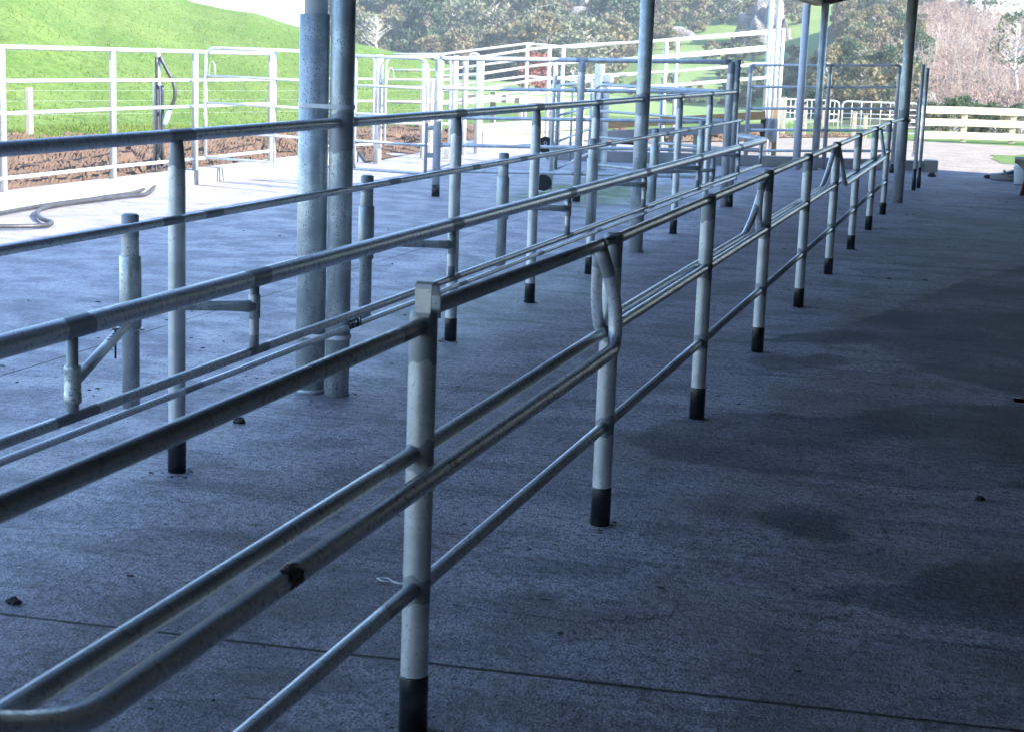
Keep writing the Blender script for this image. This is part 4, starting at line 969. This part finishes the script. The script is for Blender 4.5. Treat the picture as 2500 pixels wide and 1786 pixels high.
for s in (1, 2): P['b', s] = tree_proto('tall_tree', 12, 7, 20+s, M_LEAF_D, 75, 36, .34, .12, 'tall', None, .05, L_f['b'], 'tree', GF)
for s in (1, 2): P['c', s] = tree_proto('olive_tree', 8, 6.5, 30+s, M_LEAF_O, 70, 34, .30, .10, 'round', None, .05, L_f['c'], 'tree', GF)
P['s', 1] = tree_proto('hill_bush', 2.6, 2.8, 41, M_LEAF_O, 38, 30, .16, .05, 'round', None, 0, 'rounded bush casting a shadow on the far green slope', 'bush', GS)
P['s', 2] = tree_proto('hill_bush', 3.4, 2.8, 42, M_LEAF_G, 42, 30, .17, .05, 'round', None, 0, 'rounded bush casting a shadow on the far green slope', 'bush', GS)
P['r', 1] = tree_proto('hillside_tree', 5.2, 4.4, 51, M_LEAF_O, 64, 34, .19, .08, 'round', M_PALEBARK, .08, 'olive bushy tree crowding the left part of the right hand hill', 'tree', GR)
P['r', 2] = tree_proto('hillside_tree', 5.8, 4.0, 52, M_LEAF_D, 64, 34, .19, .08, 'tall', None, .05, 'dark green bushy tree crowding the left part of the right hand hill', 'tree', GR)
P['r', 3] = tree_proto('hillside_tree', 4.6, 4.2, 53, M_LEAF_G, 60, 34, .18, .08, 'round', M_PALEBARK, .12, 'grey green bushy tree crowding the left part of the right hand hill', 'tree', GR)
P['r', 4] = tree_proto('hillside_tree', 3.6, 3.6, 54, M_LEAF_B, 54, 34, .16, .05, 'round', None, .1, 'brown bushy tree crowding the left part of the right hand hill', 'tree', GR)
P['d', 1] = stems_proto('dead_scrub', 2.2, 3.4, 61, 46, M_TWIG, 'reddish brown dead scrub bush covering the right hand hill', 'scrub', GD, 500)
P['d', 2] = stems_proto('dead_scrub', 2.8, 3.0, 62, 44, M_TWIG, 'reddish brown dead scrub bush covering the right hand hill', 'scrub', GD, 380)
P['d', 3] = stems_proto('dead_sapling', 4.2, 2.6, 63, 20, M_TWIGP, 'pale leafless sapling clump on the right hand hill', 'sapling', 'pale dead saplings on the right hand hill', 0, .5, .018)
used = set()
def place(key, p, sc=1.0, rz=None, label=None, group=None):
    pr = P[key]
    o = pr if key not in used else copy_tree(pr)
    used.add(key); o.location = p; s = sc; o.scale = (s, s, s*rng.uniform(.9, 1.12)); o.rotation_euler = (0, 0, rz if rz is not None else rng.random()*6.28)
    if label: o['label'] = label
    return o
rng = random.Random(21)
# wooded hillside
cands = []
for k in range(42000):
    px = rng.uniform(800, 1600); t = rng.uniform(.93, 2.75)
    lim = 0.93 if px < 1400 else .93+(px-1400)/200*.85
    if px > 1560 and t < 1.8: continue
    if t < lim: continue
    p = FH.at(px, t)
    # rock chute kept open
    if 1372 < px < 1462 and 1.42 < t < 2.6: continue
    if all((p-q).length > 4.4 for q, _ in cands): cands.append((p, (px, t)))
    if len(cands) > 190: break
for p, (px, t) in cands:
    k = rng.random(); kk = ('a', rng.choice((1, 2))) if k < .42 else ('b', rng.choice((1, 2))) if k < .60 else ('c', rng.choice((1, 2)))
    place(kk, p-Vector((0, 0, .3)), rng.uniform(.42, .82))
# trees below the bluff, right part of slope
for (px, t, key, sc) in ((1500, 1.65, ('c', 1), .6), (1540, 1.9, ('c', 2), .6), (1580, 2.05, ('c', 1), .8), (1630, 2.1, ('c', 2), .7), (1700, 2.12, ('b', 1), .55), (1690, 1.98, ('c', 1), .8), (1735, 2.1, ('c', 2), .6), (1765, 2.05, ('a', 1), .5), (1800, 2.08, ('a', 2), .55),
                          (1830, 2.05, ('c', 2), .5), (1855, 2.2, ('b', 2), .5), (1905, 2.1, ('c', 1), .65), (1930, 2.25, ('c', 2), .6), (1890, 2.35, ('b', 1), .6), (1760, 2.35, ('b', 2), .6), (1660, 2.4, ('a', 1), .7), (1720, 2.5, ('b', 1), .7), (1820, 2.5, ('a', 2), .7), (1940, 2.05, ('c', 1), .5), (1960, 2.2, ('a', 1), .6)):
    place(key, FH.at(px, t+.06)-Vector((0, 0, .2)), sc*.8)
for (px, t, s, sc) in ((1735, 1.62, 1, .9), (1772, 1.60, 1, 1.0), (1815, 1.58, 2, 1.25), (1845, 1.72, 1, .8), (1775, 1.32, 1, .9), (1530, 1.55, 1, 1.0), (1640, 1.78, 1, .8), (1470, 1.35, 2, 1.1), (1890, 1.45, 2, .9), (1935, 1.40, 2, 1.1), (1905, 1.18, 1, 1.3), (1945, 1.12, 2, 1.1), (1850, 1.12, 2, 1.0), (1700, 1.03, 1, 1.0), (1640, 1.02, 2, .9), (1560, 1.02, 1, .9), (1500, 1.03, 2, .9), (1430, 1.02, 1, 1.0), (1785, 1.03, 1, 1.1), (1830, 1.03, 2, 1.0)):
    place(('s', s), FH.at(px, t)-Vector((0, 0, .1)), sc*.8)
# red leaved bush
tree_r = tree_proto('red_bush', 2.7, 2.9, 77, M_LEAF_R, 40, 34, .15, .03, 'round', None, 0, 'rusty red round bush at the foot of the wooded hillside', 'bush'); tree_r.location = FH.at(1311, .72)-Vector((0, 0, .1)); 
pb = tree_proto('bare_tree', 5.5, 5.0, 78, M_LEAF_B, 34, 2, .1, .3, 'round', M_PALEBARK, 1.0, 'bleached leafless tree on the ridge just right of the near columns', 'tree'); pb.location = LH.at(918, 2.96)-Vector((0, 0, .3)); pb.scale = (.27, .27, .27)
# right hill
c2 = []
for k in range(42000):
    px = rng.uniform(1965, 2240); t = rng.uniform(.93, 2.95); p = RH.at(px, t)
    if t > 1.25 and px < 2015+(t-1.25)*28: continue
    if all((p-q).length > 2.15 for q in c2): c2.append(p)
    if len(c2) > 150: break
for p in c2: place(('r', rng.choice((1, 1, 1, 2, 3, 3, 4, 4))), p-Vector((0, 0, .2)), rng.uniform(.34, .62))
for k in range(34):
    px = 2258+k*7.6+rng.uniform(-5, 5); place(('r', rng.choice((2, 2, 3))), RH.at(px, rng.uniform(.15, .5))-Vector((0, 0, .12)), rng.uniform(.12, .19), None, 'low dark bush at the foot of the bank behind the timber rail fence')['group'] = 'low bushes behind the timber fence'
c3 = []
for k in range(6000):
    px = rng.uniform(2180, 2540); t = rng.uniform(1.0, 2.98); p = RH.at(px, t)
    if 2380 < px < 2480 and 1.15 < t < 1.75 and rng.random() < .8: continue
    if all((p-q).length > 1.9 for q in c3): c3.append(p)
    if len(c3) > 190: break
for p in c3:
    k = rng.random(); place(('d', 1) if k < .5 else ('d', 2) if k < .85 else ('d', 3), p-Vector((0, 0, .1)), rng.uniform(.55, .95))
pine = tree_proto('pine_tree', 11, 9.5, 91, M_LEAF_D, 90, 34, .24, .06, 'pine', None, .08, 'tall open crowned pine on the crest of the right hand hill', 'tree'); pine.location = RH.at(2392, 2.95)-Vector((0, 0, .4)); pine.scale = (.7, .7, .7)
pine2 = copy_tree(pine); pine2.location = RH.at(2335, 3.15)-Vector((0, 0, .6)); pine2.scale = (.42, .42, .42); pine2['label'] = 'smaller pine on the crest left of the tall open crowned pine'
wt = tree_proto('leaning_tree', 8, 5, 95, M_LEAF_G, 46, 26, .16, .45, 'round', M_PALEBARK, .35, 'grey barked leaning tree with sparse crown at the right edge', 'tree'); wt.location = RH.at(2478, 1.35)-Vector((0, 0, .2)); wt.scale = (.62, .62, .68)
# rocks: bluffs and boulders
def rock(name, p, r, seed, lab, sq=(1, 1, 1)):
    m = MB(); m.blob(p, r, seed, 0, 5, .34, sq); m.blob(p+Vector((r*.7, -r*.2, -r*.35)), r*.6, seed+3, 0, 4, .4, sq); m.blob(p+Vector((-r*.6, -r*.1, -r*.6)), r*.5, seed+7, 0, 4, .45, sq); return tag(m.build(name, M_ROCK), lab, 'rock')
for (px, t, r, sq, lab) in ((1415, 2.08, 4.2, (.8, .7, 2.0), 'pale rock chute dropping through the wooded hillside'), (1400, 1.85, 2.6, (1.2, .8, 1.2), 'broken pale rock face below the chute on the wooded hillside'), (1445, 2.3, 3.6, (.9, .8, 1.8), 'upper pale bluff right of the rock chute'),
                            (1632, 1.98, 1.8, (1.2, .8, .9), 'low pale bluff among trees right of the second column'), (1838, 1.98, 2.4, (.8, .8, 1.4), 'pale bluff among trees left of the tall white uprights'), (1872, 1.96, 2.6, (.7, .8, 1.6), 'streaked pale cliff directly behind the tall white uprights'), (1955, 2.45, 2.6, (.6, .8, 1.7), 'pale rock beside the top of the slim downpipe')):
    rock('rock_bluff', FH.at(px, t), r, px, lab, sq)
for i, (px, t, r, lab) in enumerate(((2262, 1.06, 1.0, 'shaded boulder right beside the far end column'), (2290, 1.02, .7, 'pale boulder in the scrub behind the left end of the timber fence'), (2318, 1.02, .6, 'small pale boulder behind the timber fence, second from its left end'), (2372, 1.03, .8, 'upright pale boulder behind the middle of the timber fence'), (2420, .98, .7, 'grey boulder behind the right part of the timber fence'))):
    rock('boulder', RH.at(px, t), r, 5+i, lab, (1, 1, .8))
p = RH.at(2333, 2.9); rock('white_boulder', p+Vector((0, 0, .5)), .62, 99, 'bright white rock standing on the crest left of the tall pine', (.8, .8, 1.3))
# low hedge band along the foot of the scrub
# ------------------------------------------------------------------ air
hz = MB(); hz.box((0, 190, 21), (590, 455, 57)); ho_ = hz.build('haze', bpy.data.materials.new('haze_air')); tag(ho_, kind='stuff')
hm = ho_.data.materials[0]; hm.use_nodes = True; hm.node_tree.nodes.remove(hm.node_tree.nodes['Principled BSDF'])
pv = hm.node_tree.nodes.new('ShaderNodeVolumePrincipled'); pv.inputs['Color'].default_value = (.86, .92, 1, 1); pv.inputs['Density'].default_value = .0008; pv.inputs['Anisotropy'].default_value = .3
hm.node_tree.links.new(pv.outputs[0], hm.node_tree.nodes['Material Output'].inputs['Volume'])
